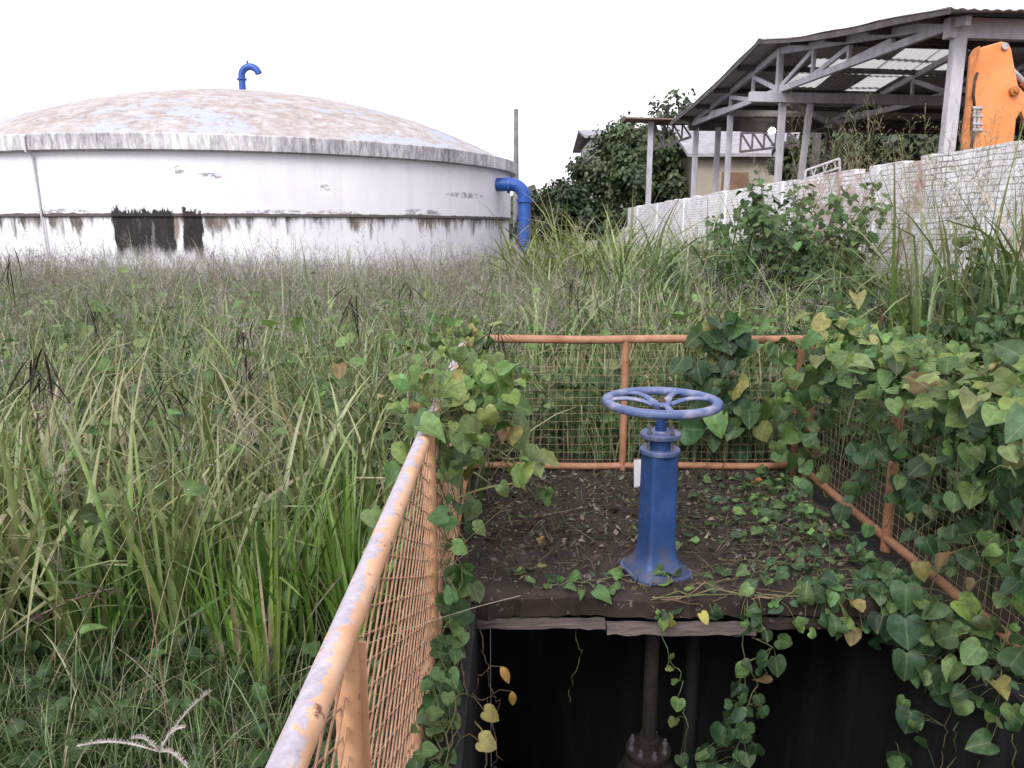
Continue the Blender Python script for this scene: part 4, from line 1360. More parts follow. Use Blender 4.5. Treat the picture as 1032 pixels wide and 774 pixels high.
# creeping leaves scattered through the field
wd = VB()
x, y = scatter(2100, -9, 3.5, 4.6, 13); weeds(wd, x, y, rng.uniform(.3, .85, len(x)), .072, [(.10, .17, .05), (.14, .20, .07), (.07, .12, .04)])
x, y = scatter(330, -4.6, -.42, 2.3, 5.2, left); weeds(wd, x, y, rng.uniform(.15, .85, len(x)), .062, [(.10, .17, .05), (.13, .19, .06), (.06, .11, .035)])
x, y = scatter(1500, -3, -.36, 1.0, 3.6, left, .9, .4); weeds(wd, x, y, rng.uniform(.0, .16, len(x)), .045, DARKG)
x, y = scatter(75, -7, 3.0, 4.2, 9); weeds(wd, x, y, rng.uniform(.75, 1.08, len(x)), .10, [(.13, .20, .07), (.17, .24, .09), (.08, .14, .045)])
x, y = scatter(3000, -7, -.4, 3.6, 9, left); weeds(wd, x, y, rng.uniform(.25, .72, len(x)), .055, DARKG + GREEN)
x, y = scatter(2200, 1.9, 4.3, 3.3, 12); weeds(wd, x, y, rng.uniform(.25, .9, len(x)), .065, DARKG + GREEN)
x, y = scatter(900, -.6, 2.4, 4.86, 5.7); weeds(wd, x, y, rng.uniform(.02, .55, len(x)), .07, DARKG)  # dark leaves added to stand in for the shade behind the back railing
tag(wd.build('creeping_weeds', M['leaf']), 'small heart leaved weeds scattered through the grass', 'weeds', kind='stuff')


def tuft(name, label, cx0, cy0, n, rad, h, wid, cols, per=10, pan=0, panh=1.5, cat='grass clump', group=None, lean=.2, curl=1.2, kink=.2, bcol=None, blen=.2):
    root = empty(name, (cx0, cy0, float(gz(cx0, cy0))), label, cat, group)
    vb = VB()
    a = rng.random(n) * 6.2832; r = rad * np.sqrt(rng.random(n))
    clumps(vb, cx0 + r * np.cos(a), cy0 + r * np.sin(a), per, h, .14, wid, cols, spread=.05, lean=lean, curl=curl, nseg=8, fold=.3, kinkp=kink)
    vb.build('leaf_blades', M['grass'], root)
    if pan:
        vb = VB()
        a = rng.random(pan) * 6.2832; r = rad * np.sqrt(rng.random(pan))
        culms(vb, cx0 + r * np.cos(a), cy0 + r * np.sin(a), panh, .003, [(.17, .18, .07), (.22, .21, .10)], .12, .22, bcol or [(.30, .27, .17), (.24, .21, .14)], 16, blen, .003, .0055, 1.8)
        vb.build('flower_stalks', M['dry'], root)
    return root


BR = [(.15, .21, .05), (.18, .23, .065), (.11, .17, .04)]
tuft('grass_clump', 'broad pale green grass clump at the left edge of the frame', -1.95, 2.85, 14, .26, 1.15, .034, YGREEN + BR[:2] + [(.25, .27, .14)], 6, 0, lean=.2, curl=.8, kink=.25)
tuft('grass_clump', 'upright yellowish grass clump right of the reddish leaning seed stalk', -1.28, 2.75, 9, .16, .82, .028, YGREEN + BR[:1], 6, 0, lean=.16, curl=.5, kink=.15)
tuft('grass_clump', 'green grass crowding over the far end of the left railing', -.62, 4.2, 26, .45, 1.1, .016, GREEN + FIELD, 8, 6, 1.2, bcol=PURP, lean=.25)
tuft('grass_clump', 'bright yellow green tall grass standing below the big dark tree beside the blue pipe', .95, 12.6, 80, .95, 2.0, .046, BR, 6, 8, 1.9, curl=1.6)
tuft('grass_clump', 'pale arching grass clump left of the far end of the brick wall', 1.75, 14.2, 50, .7, 1.85, .045, BR, 6, 8, 1.8, curl=1.7)
tuft('grass_clump', 'light green upright grass bed just behind the back railing right of centre', 1.6, 6.7, 70, .95, 1.05, .03, BR + GREEN[1:], 7, 0)
tuft('grass_clump', 'tall flowering grass rising against the brick wall below the digger arm', 3.55, 6.35, 26, .5, 1.9, .03, BR + FIELD[:2] + [(.2, .22, .12)], 7, 60, 2.15, lean=.14, curl=1.0)
tuft('grass_clump', 'tall reed like grass at the right edge in front of the brick wall', 3.5, 5.2, 18, .4, 2.05, .036, GREEN + BR[:1], 7, 10, 2.1, lean=.12, curl=.75)
tuft('grass_clump', 'thin tall grass against the bare red patch of the brick wall', 3.7, 9.4, 24, .5, 1.9, .03, BR[:2] + GREEN + FIELD[:2], 7, 16, 2.15, lean=.14)
tuft('grass_clump', 'grass clump along the wall between the leafy bush and the tree', 3.2, 12.5, 40, .7, 1.7, .03, BR + GREEN + FIELD, 8, 16, 1.7)
for i, (u, v, Y) in enumerate(((815, 128, 12.0), (877, 140, 11.0), (840, 148, 12.5))):
    p = at_Y(u, v, Y)
    tuft('plume_grass', ('drooping pale plume of grass over the brick wall below the shed lamp', 'drooping pale plume of grass over the wall left of the shed corner column',
                         'short pale plume of grass over the wall between two taller plumes')[i], p.x, Y, 4, .12, p.z * .9, .015, FIELD + DRY[:1], 5, 9, p.z + .05, lean=.1, blen=.42, curl=.8,
         bcol=[(.33, .30, .2), (.4, .37, .27)])


# ---- shrubs on the right
def shrub(label, cx0, cy0, rad, h, nst, per, size, cols, tmpl=HEART, name='shrub', group=None, cat='shrub'):
    root = empty(name, (cx0, cy0, float(gz(cx0, cy0))), label, cat, group)
    sv, lv = VB(), VB()
    K = 7; a = rng.random(nst) * 6.2832; r = rad * .35 * np.sqrt(rng.random(nst))
    b = np.stack([cx0 + r * np.cos(a), cy0 + r * np.sin(a), np.full(nst, float(gz(cx0, cy0)) - .02)], -1)
    hh = h * rng.uniform(.55, 1.0, nst); out_ = rad * rng.uniform(.2, 1.0, nst) * 1.0
    s = np.linspace(0, 1, K)
    P = b[:, None] + np.stack([np.cos(a)[:, None] * out_[:, None] * s ** 1.4, np.sin(a)[:, None] * out_[:, None] * s ** 1.4, hh[:, None] * (s * 1.15 - .15 * s ** 2)], -1)
    P += rng.normal(0, .02, P.shape) * s[None, :, None]
    tubes(sv, P, np.linspace(.008, .003, K)[None].repeat(nst, 0), pick([(.10, .11, .05), (.13, .1, .06)], nst), 4)
    m = nst * per; i = np.repeat(np.arange(nst), per)
    f = (rng.random(m) ** .7) * (K - 1.01); f0 = f.astype(int); fr = (f - f0)[:, None]
    Q = P[i, f0] * (1 - fr) + P[i, f0 + 1] * fr
    off = nrm(rng.normal(0, 1, (m, 3)) * [1, 1, .6]) * rng.uniform(.03, .16, (m, 1))
    pos = Q + off
    pos[:, 2] = np.maximum(pos[:, 2], .02)
    tubes(sv, np.stack([Q, Q + off * .6 + [0, 0, .01], pos], 1), .0016, pick([(.10, .13, .05)], m), 3)
    nm = nrm(off * .6 + np.array([0, -.12, .18]) + rng.normal(0, .06, (m, 3)))
    td = off + np.array([0, 0, -.09]) + rng.normal(0, .04, (m, 3))
    leaves(lv, pos, nm, td, size * rng.uniform(.5, 1.25, m), pick(cols, m, .18), tmpl)
    sv.build('stems', M['stalk'], root); lv.build('foliage', M['leaf'], root)
    return root


SH = [(.035, .075, .022), (.05, .095, .03), (.03, .06, .02), (.07, .115, .04)]
SHL = [(.06, .115, .035), (.085, .14, .045), (.045, .09, .028)]
shrub('tall leafy bush in front of the bare red patch of the brick wall', 3.25, 9.0, .8, 2.15, 34, 64, .085, SH + SHL)
shrub('tall narrow leafy bush against the wall left of the bare red brick patch', 3.6, 11.6, .6, 2.0, 22, 60, .09, SH + SHL)
shrub('low dark bush at the foot of the wall left of the white pillar', 3.75, 8.2, .55, 1.25, 18, 50, .085, SH)
shrub('spreading mid green bush just beyond the back right railing corner', 2.55, 6.0, .75, .95, 26, 50, .07, SH + SHL)
shrub('rounded green bush between the leafy bush and the field grass', 2.45, 9.9, .7, 1.45, 22, 55, .085, SHL + SH[:1])
shrub('tall thin leafy sapling against the white wall below the digger arm', 4.0, 7.25, .3, 1.65, 6, 22, .12, SH)
shrub('dark bush crowding the right edge beyond the vine covered railing', 3.25, 4.75, .65, 1.25, 26, 56, .07, SH)
shrub('dark low bush behind the middle of the right railing', 2.5, 3.9, .5, .75, 22, 42, .07, SH)
shrub('dense dark bush behind the near end of the right railing', 2.6, 2.7, .6, .8, 24, 44, .07, SH)
shrub('tangled bush at the right edge below the tall reed grass', 3.9, 5.7, .6, 1.35, 20, 48, .07, SH + SHL)
shrub('leafy bush climbing the white wall at the right edge of the frame', 4.15, 6.4, .45, 1.75, 14, 44, .085, SH + SHL)
shrub('broad low bush in front of the wall between white pillar and tall reed grass', 3.3, 7.0, .7, 1.15, 24, 46, .08, SH + SHL)
tuft('grass_clump', 'tallest pale grass leaning over the wall foot at the right edge', 4.05, 5.75, 16, .3, 2.2, .034, BR + FIELD[:2], 6, 10, 2.2, lean=.12, curl=1.0)
tuft('grass_clump', 'bright green grass clump hiding the foot of the blue overflow pipe', .22, 15.5, 36, .5, 1.75, .045, BR, 6, 4, 1.7, curl=1.5)
tuft('grass_clump', 'slender pale grass stand in front of the white wall pillar', 3.95, 8.6, 20, .35, 1.8, .024, BR + FIELD[:2], 6, 26, 2.1, lean=.12, curl=1.1)
tuft('grass_clump', 'rough dark grass growing close behind the right railing', 2.85, 3.4, 34, .8, .75, .012, DARKG + GREEN, 8, 0)
tuft('grass_clump', 'silvery arching grass clump past the right railing corner', 2.75, 5.2, 10, .35, 1.0, .03, [(.22, .24, .17), (.16, .2, .1)], 6, 0, curl=1.7)
tuft('grass_clump', 'dull green grass bed between the back railing corner and the bushes', 2.7, 7.4, 60, 1.2, 1.1, .022, GREEN + FIELD + BR[:1], 8, 14, 1.2, bcol=PURP)


# ---- blackened drooping seed stalks
def seed_stalk(label, x0, y0, h, n, ln, first=[None]):
    root = empty('seed_stalk', (x0, y0, float(gz(x0, y0))), label, 'seed stalk', 'dark dried seed stalks in the field')
    sv, pv = VB(), VB()
    K = 8; s = np.linspace(0, 1, K); a = rng.random() * 6.28; le = rng.normal(.12, .08)
    P = np.stack([x0 + h * le * s ** 1.6 * math.cos(a), y0 + h * le * s ** 1.6 * math.sin(a), gz(x0, y0) + h * s], -1)
    tubes(sv, P[None], np.linspace(.0035, .002, K)[None], pick([(.15, .13, .08)], 1), 5)
    b = P[-1] + rng.normal(0, .02, (n, 3)) * [1, 1, 2.2]
    blades(pv, b, rng.random(n) * 6.28, rng.uniform(1.9, 2.9, n), ln * rng.uniform(.6, 1.2, n), .0085, rng.uniform(.2, .6, n), pick([(.03, .022, .022), (.05, .035, .034), (.022, .017, .018)], n), 6, .5, None, .7, None)
    sv.build('stalk', M['dry'], root); pv.build('seed_pods', M['dry'], root)
for (u, v, Y, n, ln, lab) in (
        (40, 368, 2.75, 16, .19, 'largest blackened seed stalk drooping at the left edge of the grass'),
        (62, 362, 3.0, 10, .14, 'blackened seed stalk close right of the largest one at the left edge'),
        (345, 300, 4.4, 12, .30, 'tall blackened seed stalk standing halfway between tank and left railing'),
        (10, 262, 5.2, 8, .28, 'bent black seed stalk at the far left against the tank base'),
        (490, 330, 4.3, 12, .22, 'tangled blackened stalk above the vines at the left railing corner'),
        (548, 288, 6.2, 12, .34, 'blackened seed stalk behind the middle of the back railing'),
        (170, 388, 3.0, 14, .12, 'small dark seed stalk in the left foreground grass below the tank stains'),
        (205, 375, 3.3, 12, .12, 'small dark seed stalk beside creeping leaves left of the railing'),
        (262, 330, 4.2, 10, .16, 'dark seed stalk under the tank rim in the middle of the left field'),
        (110, 305, 4.8, 9, .2, 'dark seed stalk in front of the black stains on the tank'),
        (430, 282, 6.0, 9, .24, 'dark seed stalk below the right part of the tank wall'),
        (600, 262, 8.5, 9, .28, 'distant dark seed stalk below the bright grass near the tree')):
    p = at_Y(u, v, Y); seed_stalk(lab, p.x, Y, p.z - float(gz(p.x, Y)), n, ln)
# the purple-black leaning one at lower left
rt = empty('seed_stalk', (-1.6, 2.25, -.04), 'reddish black seed stalk leaning flat over the lower left grass', 'seed stalk', 'dark dried seed stalks in the field')
a = at_Y(0, 647, 2.3); b_ = at_Y(118, 592, 2.45)
K = 9; s = np.linspace(0, 1, K)[:, None]
P = np.array(a)[None] * (1 - s) + np.array(b_)[None] * s + np.array([0, 0, .03])[None] * np.sin(s * 3.14)
P = np.concatenate([np.array([[a.x - .35, 2.25, -.04]]), P]) 
v1 = VB(); tubes(v1, P[None], .0035, pick([(.22, .16, .13)], 1), 5); v1.build('stalk', M['dry'], rt)
v1 = VB(); b = P[rng.integers(4, 10, 34)] + rng.normal(0, .004, (34, 3))
blades(v1, b, rng.random(34) * 6.28, rng.uniform(1.0, 1.8, 34), rng.uniform(.04, .09, 34), .006, rng.uniform(.8, 1.6, 34), pick([(.05, .03, .032), (.12, .05, .06), (.03, .022, .022)], 34), 5, .4); v1.build('seed_pods', M['dry'], rt)

# pale finger grass at the bottom left
fgr = empty('finger_grass', (-.85, 1.62, -.04), 'pale grey seed spikes spread like fingers at the bottom left', 'seed head')
v1 = VB(); hub = at_Y(161, 758, 1.72)
for (u, v, Y, w_) in ((77, 752, 1.70, .0055), (213, 696, 1.78, .0055), (186, 733, 1.70, .006), (190, 775, 1.62, .006), (132, 745, 1.74, .005)):
    e = at_Y(u, v, Y); t = np.linspace(0, 1, 9)[:, None]
    mid = np.array([0, 0, .02])
    P = np.array(hub)[None] * (1 - t) + np.array(e)[None] * t + mid * np.sin(t * 3.14)
    tubes(v1, P[None], (np.array([.4, .8, 1, 1, 1, 1, .95, .8, .4]) * w_ * .5)[None], pick([(.42, .38, .35)], 1, .08), 6)
    n = 150; f = rng.random(n) * 7.99; f0 = f.astype(int); fr = (f - f0)[:, None]
    B = P[f0] * (1 - fr) + P[f0 + 1] * fr
    blades(v1, B, rng.random(n) * 6.28, rng.uniform(.2, 1.5, n), .010, .0022, .2, pick([(.46, .41, .38), (.38, .33, .32)], n, .1), 2, 0)
v1.build('spikes', M['dry'], fgr)
v1 = VB(); t = np.linspace(0, 1, 6)[:, None]
P = np.array([[hub.x + .02, hub.y - .06, -.05]]) * (1 - t) + np.array(hub)[None] * t
tubes(v1, P[None], .002, pick([(.26, .24, .16)], 1), 5); v1.build('stalk', M['dry'], fgr)

# ---- vines
VL = [(.065, .12, .042), (.09, .155, .05), (.05, .095, .038), (.12, .185, .062)]
VY_ = [(.16, .22, .06), (.13, .19, .055), (.20, .24, .08)]
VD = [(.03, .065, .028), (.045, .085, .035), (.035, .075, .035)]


def vine(name, label, strands, leafpts, size, cols, w=None, outward=(0, -1, .5), jitter=.5, stemr=.0025, tmpl=HEART, extra=None, hang=.9):
    root = empty(name, tuple(np.mean(leafpts, 0) * [1, 1, 0]), label, 'vine')
    sv, lv = VB(), VB()
    strands = [np.asarray(s, float) for s in strands]; SP = []
    for st in strands:
        t = np.linspace(0, len(st) - 1, 26); i = np.minimum(t.astype(int), len(st) - 2); f = (t - i)[:, None]
        f = f * f * (3 - 2 * f)
        P = st[i] * (1 - f) + st[i + 1] * f + rng.normal(0, .006, (26, 3))
        SP.append(P)
        tubes(sv, P[None], np.array([stemr * rng.uniform(.7, 1.3)]), pick([(.13, .12, .06), (.16, .11, .07), (.10, .13, .05)], 1), 5)
    lp_ = np.asarray(leafpts, float); n = len(lp_)
    o_ = np.array(outward, float)
    nm = nrm(o_[None] + rng.normal(0, jitter, (n, 3)))
    td = np.array([0, -.1, -hang])[None] + rng.normal(0, .6, (n, 3))
    # petioles
    back = lp_ - nm * rng.uniform(.02, .06, (n, 1)) + rng.normal(0, .02, (n, 3)) + [0, 0, .01]
    SPc = np.concatenate(SP); dd_ = np.linalg.norm(SPc[None] - lp_[:, None], axis=2); jn = dd_.argmin(1)
    near = SPc[jn]; dmin = dd_[np.arange(n), jn][:, None]
    back = np.where(dmin < .22, near, back)
    tubes(sv, np.stack([back, (back + lp_) / 2 + [0, 0, .015], lp_], 1), .0013, pick([(.13, .16, .06)], n), 3)
    lc = pick(cols, n, .2, w); od = rng.random(n) < .028; lc[od] = pick([(.19, .18, .055), (.15, .10, .045), (.22, .21, .08)], od.sum())
    leaves(lv, lp_, nm, td, size * np.clip(rng.lognormal(-.05, .32, n), .35, 1.4), lc, tmpl, rng.normal(.25, .28, n), rng.normal(.3, .35, n), .09)
    if extra is not None:
        for (p, s_, c, nn, tt) in extra:
            p = np.array([p], float)
            dry_ = c[0] > .3
            leaves(lv, p, np.array([nn], float), np.array([tt], float), s_ * (1.25 if dry_ else 1), np.array([[*c, 1.0]]), OVAL if dry_ else HEART, None, rng.uniform(.3, .8, 1) if dry_ else None, .1)
            e_ = SPc[np.linalg.norm(SPc - p, axis=1).argmin()][None]
            tubes(sv, np.stack([p, (p + e_) / 2 + [[0, 0, .02]], e_], 1), .0013, pick([(.16, .14, .07)], 1), 3)
    sv.build('stems', M['stalk'], root); lv.build('leaves', M['leaf'], root)
    return root


def wander(p0, p1, n, amp):
    t = np.linspace(0, 1, n)[:, None]
    return np.array(p0)[None] * (1 - t) + np.array(p1)[None] * t + rng.normal(0, amp, (n, 3)) * np.sin(t * 3.14 * .9 + .2)


# right railing: a heavy mound over the top rail
def mound(n, y0, y1, zt, zs, xs_, x0=RX1):
    y = rng.uniform(y0, y1, n); a = rng.random(n)
    z = zt + rng.normal(0, zs, n); x = x0 + rng.normal(-.03, xs_, n)
    return np.stack([x, y, z], -1)
top = np.concatenate([mound(420, 2.3, 4.4, .93, .075, .10), mound(130, 1.0, 2.4, .93, .07, .11)])
st = [wander((RX1, 1.0, .9), (RX1, 4.5, .9), 14, .05) for _ in range(6)]
vine('vine', 'thick mound of heart leaved vine riding over the top of the right railing', st, top, .072, VL + VY_, [2, 3, 1.5, 2.5, 1.4, 1.2, .8], (-.25, -.45, .85), .42)
# curtain hanging on the pit side, dense near the camera, open further back
n = 600; y = rng.uniform(1.2, 4.3, n); z = .90 - rng.random(n) ** 1.4 * .80
k = (rng.random(n) < np.clip((4.0 - y) / 1.1, .15, 1)) & ((z > .30) | (rng.random(n) < .4))
cur = np.stack([RX1 - .05 - np.abs(rng.normal(.04, .06, n)), y, z], -1)[k]
st = [wander((RX1 - .03, yy, .9), (RX1 - .08, yy - rng.uniform(-.3, .3), rng.uniform(-.1, .4)), 8, .04) for yy in rng.uniform(1.3, 3.8, 22)]
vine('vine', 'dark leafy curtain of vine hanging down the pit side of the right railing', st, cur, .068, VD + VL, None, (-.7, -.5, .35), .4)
# trailing over the chamber edge at right
n = 80; y = np.where(rng.random(80) < .7, rng.normal(2.95, .2, 80), rng.uniform(1.7, 2.4, 80)); dz = rng.random(n) ** 1.4
tr = np.stack([RX1 - .13 - rng.random(n) * .10, y, .12 - dz * np.where(y < 3.0, .85, .25)], -1)
st = [wander((RX1 - .06, yy, .15), (RX1 - .18, yy - .1, -rng.uniform(.3, .8)), 8, .03) for yy in rng.uniform(1.7, 3.0, 9)]
big = [((1.60, 2.92, .13), .12, (.045, .095, .04), (-.4, -.8, .5), (0, -.2, -1)), ((1.59, 2.88, .0), .125, (.035, .08, .04), (-.3, -.9, .4), (.1, -.1, -1)),
       ((1.60, 2.86, -.14), .12, (.045, .09, .042), (-.2, -.9, .4), (0, -.1, -1)), ((1.75, 2.80, .12), .11, (.16, .24, .05), (-.3, -.7, .7), (.5, -.3, -.5)),
       ((1.72, 2.84, .0), .085, (.20, .26, .07), (-.4, -.8, .3), (-.2, -.1, -1))]
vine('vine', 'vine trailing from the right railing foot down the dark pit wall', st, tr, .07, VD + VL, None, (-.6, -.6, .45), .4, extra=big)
n = 170; y = rng.uniform(1.4, 3.3, n); hz_ = rng.random(n) ** 2
c10 = np.stack([RX1 - .02 - rng.random(n) * .2, y, .06 - .35 * hz_], -1)
vine('creeper', 'low creeper covering the pit rim under the right railing', [wander((1.8, 1.4, 0), (1.78, 3.3, 0), 12, .03) for _ in range(5)], c10, .066, VD + VL, None, (-.45, -.45, .8), .45, hang=.4)
# right corner of the back rail
n = 70; c1 = np.stack([rng.uniform(1.55, 1.95, n), rng.uniform(4.2, 4.75, n), rng.uniform(.05, .98, n)], -1)
vine('vine', 'thin vine climbing the back right corner post of the railing', [wander((1.8, 4.7, 0), (1.75, 4.6, .95), 7, .03), wander((1.85, 4.3, 0), (1.75, 4.7, .8), 7, .05)], c1, .085, VL, None, (-.35, -.8, .4), .4)
# mass on the back rail right of the wheel
n = 62; zz = rng.random(n) ** .75
c2 = np.stack([1.28 + rng.normal(0, .12, n) * (1.15 - .3 * zz), RYB - .07 - np.abs(rng.normal(0, .05, n)), .22 + .78 * zz], -1)
vine('vine', 'broad leaved vine heaped over the back railing to the right of the handwheel', [wander((1.3 + dx, 4.75, .02), (1.25 + dx * .5, 4.74, .95), 7, .04) for dx in (-.15, -.05, .06, .16)], c2, .115, VD + VL[:2], None, (-.1, -.85, .5), .35)
n = 34; c2 = np.stack([rng.uniform(1.05, 1.75, n), RYB + .10 + np.abs(rng.normal(0, .1, n)), rng.uniform(.1, .75, n)], -1)
vine('vine', 'dark vine leaves behind the wire of the back railing beside the heaped vine', [wander((1.2, 4.95, .02), (1.5, 4.9, .7), 7, .05)], c2, .10, VD, None, (0, -.8, .4), .4)
# left railing corner
n = 120
c3 = np.stack([RX0 + rng.normal(.05, .12, n), rng.normal(2.85, .22, n), .84 + rng.normal(0, .13, n)], -1)
c3 = c3[(c3[:, 1] > 2.42)]
n = 60; c3 = np.concatenate([c3, np.stack([RX0 + rng.normal(-.02, .11, n), rng.uniform(3.0, 4.8, n), .88 + rng.normal(0, .09, n)], -1)])
n = 34; c3 = np.concatenate([c3, np.stack([RX0 + rng.normal(.04, .09, n), rng.normal(4.66, .07, n), .88 + rng.normal(0, .06, n)], -1)])
dn = 26; c3b = np.stack([RX0 + .06 + np.abs(rng.normal(0, .05, dn)), rng.uniform(2.35, 3.0, dn), rng.uniform(.05, .8, dn)], -1)
arm = []
for t in np.linspace(0, 1, 22):
    arm.append((RX0 + .08 + .34 * t + rng.normal(0, .02), 2.95 + rng.normal(0, .05), .95 + .04 * math.sin(3.14 * t) - .42 * t ** 2 + rng.normal(0, .04)))
up_ = [(RX0 + rng.normal(.22, .07), 3.0 + rng.normal(0, .1), rng.uniform(.9, 1.06)) for _ in range(7)]
st = [wander((RX0, 2.6, .88), (RX0, 3.5, .92), 8, .06) for _ in range(4)] + [wander((RX0 + .02, 2.8, .9), (RX0 + .45, 2.95, .5), 8, .03) for _ in range(3)] + [wander((RX0, 2.9, .0), (RX0 + .03, 2.9, .95), 8, .04) for _ in range(4)]
ex3 = [((-.07, 2.95, 1.02), .13, (.10, .18, .045), (-.2, -.9, .35), (.25, -.1, -1)), ((.0, 2.98, .80), .13, (.15, .2, .085), (.5, -.7, .4), (.35, -.1, -1)), ((.06, 2.96, .68), .12, (.17, .22, .09), (.5, -.7, .35), (.3, -.1, -1)),
       ((-.19, 2.88, 1.0), .12, (.13, .2, .06), (-.1, -.6, .8), (-.7, -.4, -.3)), ((-.30, 2.7, .9), .11, (.07, .13, .055), (-.3, -.7, .6), (-.3, -.4, -.8))]
vine('vine', 'yellow green vine smothering the left railing top where the peeling paint ends', st, np.concatenate([c3, np.array(arm), np.array(up_)]), .062, VL[1:2] + VL[3:] + VY_, [2, 3, 2, 2, 1], (.0, -.7, .65), .5, extra=ex3)
vine('vine', 'vine hanging inside the left railing mesh over the pit edge', [wander((RX0 + .03, 2.7, .85), (RX0 + .08, 2.5, .1), 8, .04) for _ in range(4)], c3b, .068, VL, None, (.45, -.7, .4), .45)
# strand hanging from the slab edge into the pit
n = 44; t = rng.random(n)
c4_ = np.stack([.98 + .06 * np.sin(t * 5) + rng.normal(0, .06, n), 2.96 - .05 * rng.random(n), .04 - .82 * t], -1)
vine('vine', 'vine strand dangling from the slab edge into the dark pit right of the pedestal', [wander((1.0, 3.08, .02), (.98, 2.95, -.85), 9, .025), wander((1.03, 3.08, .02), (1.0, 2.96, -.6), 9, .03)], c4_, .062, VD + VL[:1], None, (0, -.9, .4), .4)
n = 12; t = rng.random(n)
c5 = np.stack([.62 + .14 * t + rng.normal(0, .02, n), np.full(n, 2.98), .0 - .75 * t], -1)
vine('vine', 'thin bare runner hanging over the slab edge below the pedestal', [wander((.55, 3.2, .01), (.60, 3.0, -.02), 4, .01), wander((.60, 3.0, -.02), (.76, 2.96, -.55), 9, .02), wander((.30, 3.1, .01), (.25, 3.0, -.45), 6, .02)], c5, .04, VL + VY_, None, (0, -.9, .4), .5, .0018)
# creeper spreading over the slab
n = 230; y = rng.uniform(3.05, 4.6, n)
xx = 1.68 - np.abs(rng.normal(0, .34, n)) ; k = (xx > .78) & (np.hypot(xx - VX, y - VY) > .2)
c6 = np.stack([xx, y, .02 + np.abs(rng.normal(0, .035, n))], -1)[k]
vine('creeper', 'low creeper spreading over the right half of the stained slab', [wander((1.7, rng.uniform(3.1, 4.6), .01), (rng.uniform(.8, 1.1), rng.uniform(3.1, 4.3), .01), 8, .05) * [1, 1, .2] + [0, 0, .012] for _ in range(14)], c6, .047, VD + VL, None, (0, -.25, 1), .35, hang=.1)
n = 26; c7 = np.stack([rng.uniform(.0, .95, n), rng.uniform(3.06, 3.3, n), .015 + np.abs(rng.normal(0, .02, n))], -1)
c7 = c7[np.hypot(c7[:, 0] - VX, c7[:, 1] - VY) > .08]
n = 130; ex_ = 1.72 - np.abs(rng.normal(0, .42, n)); k = ex_ > .55
c9 = np.stack([ex_, rng.uniform(2.97, 3.16, n), rng.uniform(-.13, .07, n)], -1)[k]
vine('creeper', 'creeper leaves spilling over the right half of the slab front edge', [wander((1.7, 3.1, .03), (.6, 3.05, .0), 10, .03) for _ in range(4)], c9, .055, VD + VL, None, (-.1, -.8, .6), .45, hang=.6)
vine('creeper', 'few creeper leaves at the slab front around the pedestal foot', [wander((1.0, 3.3, .012), (.1, 3.12, .012), 8, .03) * [1, 1, .3] + [0, 0, .01], wander((.9, 3.15, .012), (.35, 3.2, .012), 8, .03) * [1, 1, .3] + [0, 0, .01]], c7, .055, VL + VY_[:1], None, (0, -.35, 1), .3, hang=.1)
# herbs on the strip between left railing and pit
n = 130; y = rng.uniform(1.5, 3.1, n)
c8 = np.stack([rng.uniform(RX0 + .02, PX0 + .06, n), y, .01 + np.abs(rng.normal(0, .10, n))], -1)
yl = [((-.04, 2.50, .02),   .055, (.34, .19, .06), (.3, -.8, .5), (.5, -.1, -1)), ((.0, 2.52, -.09), .05, (.36, .22, .06), (.1, -.9, .3), (.1, -.1, -1)), ((-.09, 2.3, -.02), .06, (.26, .22, .07), (.2, -.7, .7), (1, -.2, -.4)),
      ((-.1, 2.12, .0), .06, (.28, .25, .09), (.2, -.6, .8), (1, -.2, -.2))]
vine('creeper', 'small herbs and yellowing leaves along the pit rim inside the left railing', [wander((-.2, 3.1, .01), (-.18, 1.6, .01), 10, .03) for _ in range(5)] + [wander((-.12, yy, .0), (-.06, yy, -.4), 6, .03) for yy in (1.9, 2.2, 2.5, 2.8)], c8, .05, VL + DARKG, None, (.25, -.35, 1), .4, extra=yl, hang=.3)

# long yellow blade bent over the slab from the left railing
lb = VB(); a = at_Y(446, 508, 2.95)
P = blades(lb, np.array([[a.x, a.y, a.z]]), 0.05, 1.15, .36, .016, .55, np.array([[.26, .25, .10, 1]]), 10, .4, (.40, .22, .08))
tag(lb.build('dry_blade', M['grass']), 'single long yellowish grass blade leaning out over the slab from the left railing', 'grass blade')

# litter on the slab
lt_ = VB()
n = 2000; x = rng.uniform(PX0 + .04, PX1 - .05, n); y = rng.uniform(3.12, 4.78, n)
k = (rng.random(n) < np.clip((y - 3.0) / 1.0 + .12, 0, 1)) & (np.hypot(x - VX, y - VY) > .15); x, y = x[k], y[k]; n = len(x)
blades(lt_, np.stack([x, y, rng.uniform(.006, .03, n)], -1), rng.random(n) * 6.28, rng.normal(1.5, .12, n), rng.uniform(.05, .26, n), rng.uniform(.002, .005, n), rng.normal(.05, .15, n), pick([(.16, .12, .09), (.10, .075, .055), (.15, .12, .095), (.05, .04, .03)], n), 4, 0)
n = 5200; x = rng.uniform(PX0 + .04, PX1 - .04, n); y = rng.uniform(3.1, 4.8, n)
k = (rng.random(n) < np.clip((y - 3.05) / .9 + .05, 0, 1)) & (np.hypot(x - VX, y - VY) > .15); x, y = x[k], y[k]; n = len(x)
nm = np.stack([rng.normal(0, .5, n), rng.normal(0, .5, n), np.ones(n)], -1); td = rng.normal(0, 1, (n, 3))
leaves(lt_, np.stack([x, y, rng.uniform(.012, .035, n)], -1), nm, td, rng.uniform(.010, .042, n), pick([(.05, .035, .028), (.09, .06, .04), (.03, .024, .02), (.19, .155, .13), (.07, .095, .045), (.12, .13, .09)], n), OVAL, None, rng.normal(.1, .5, n))
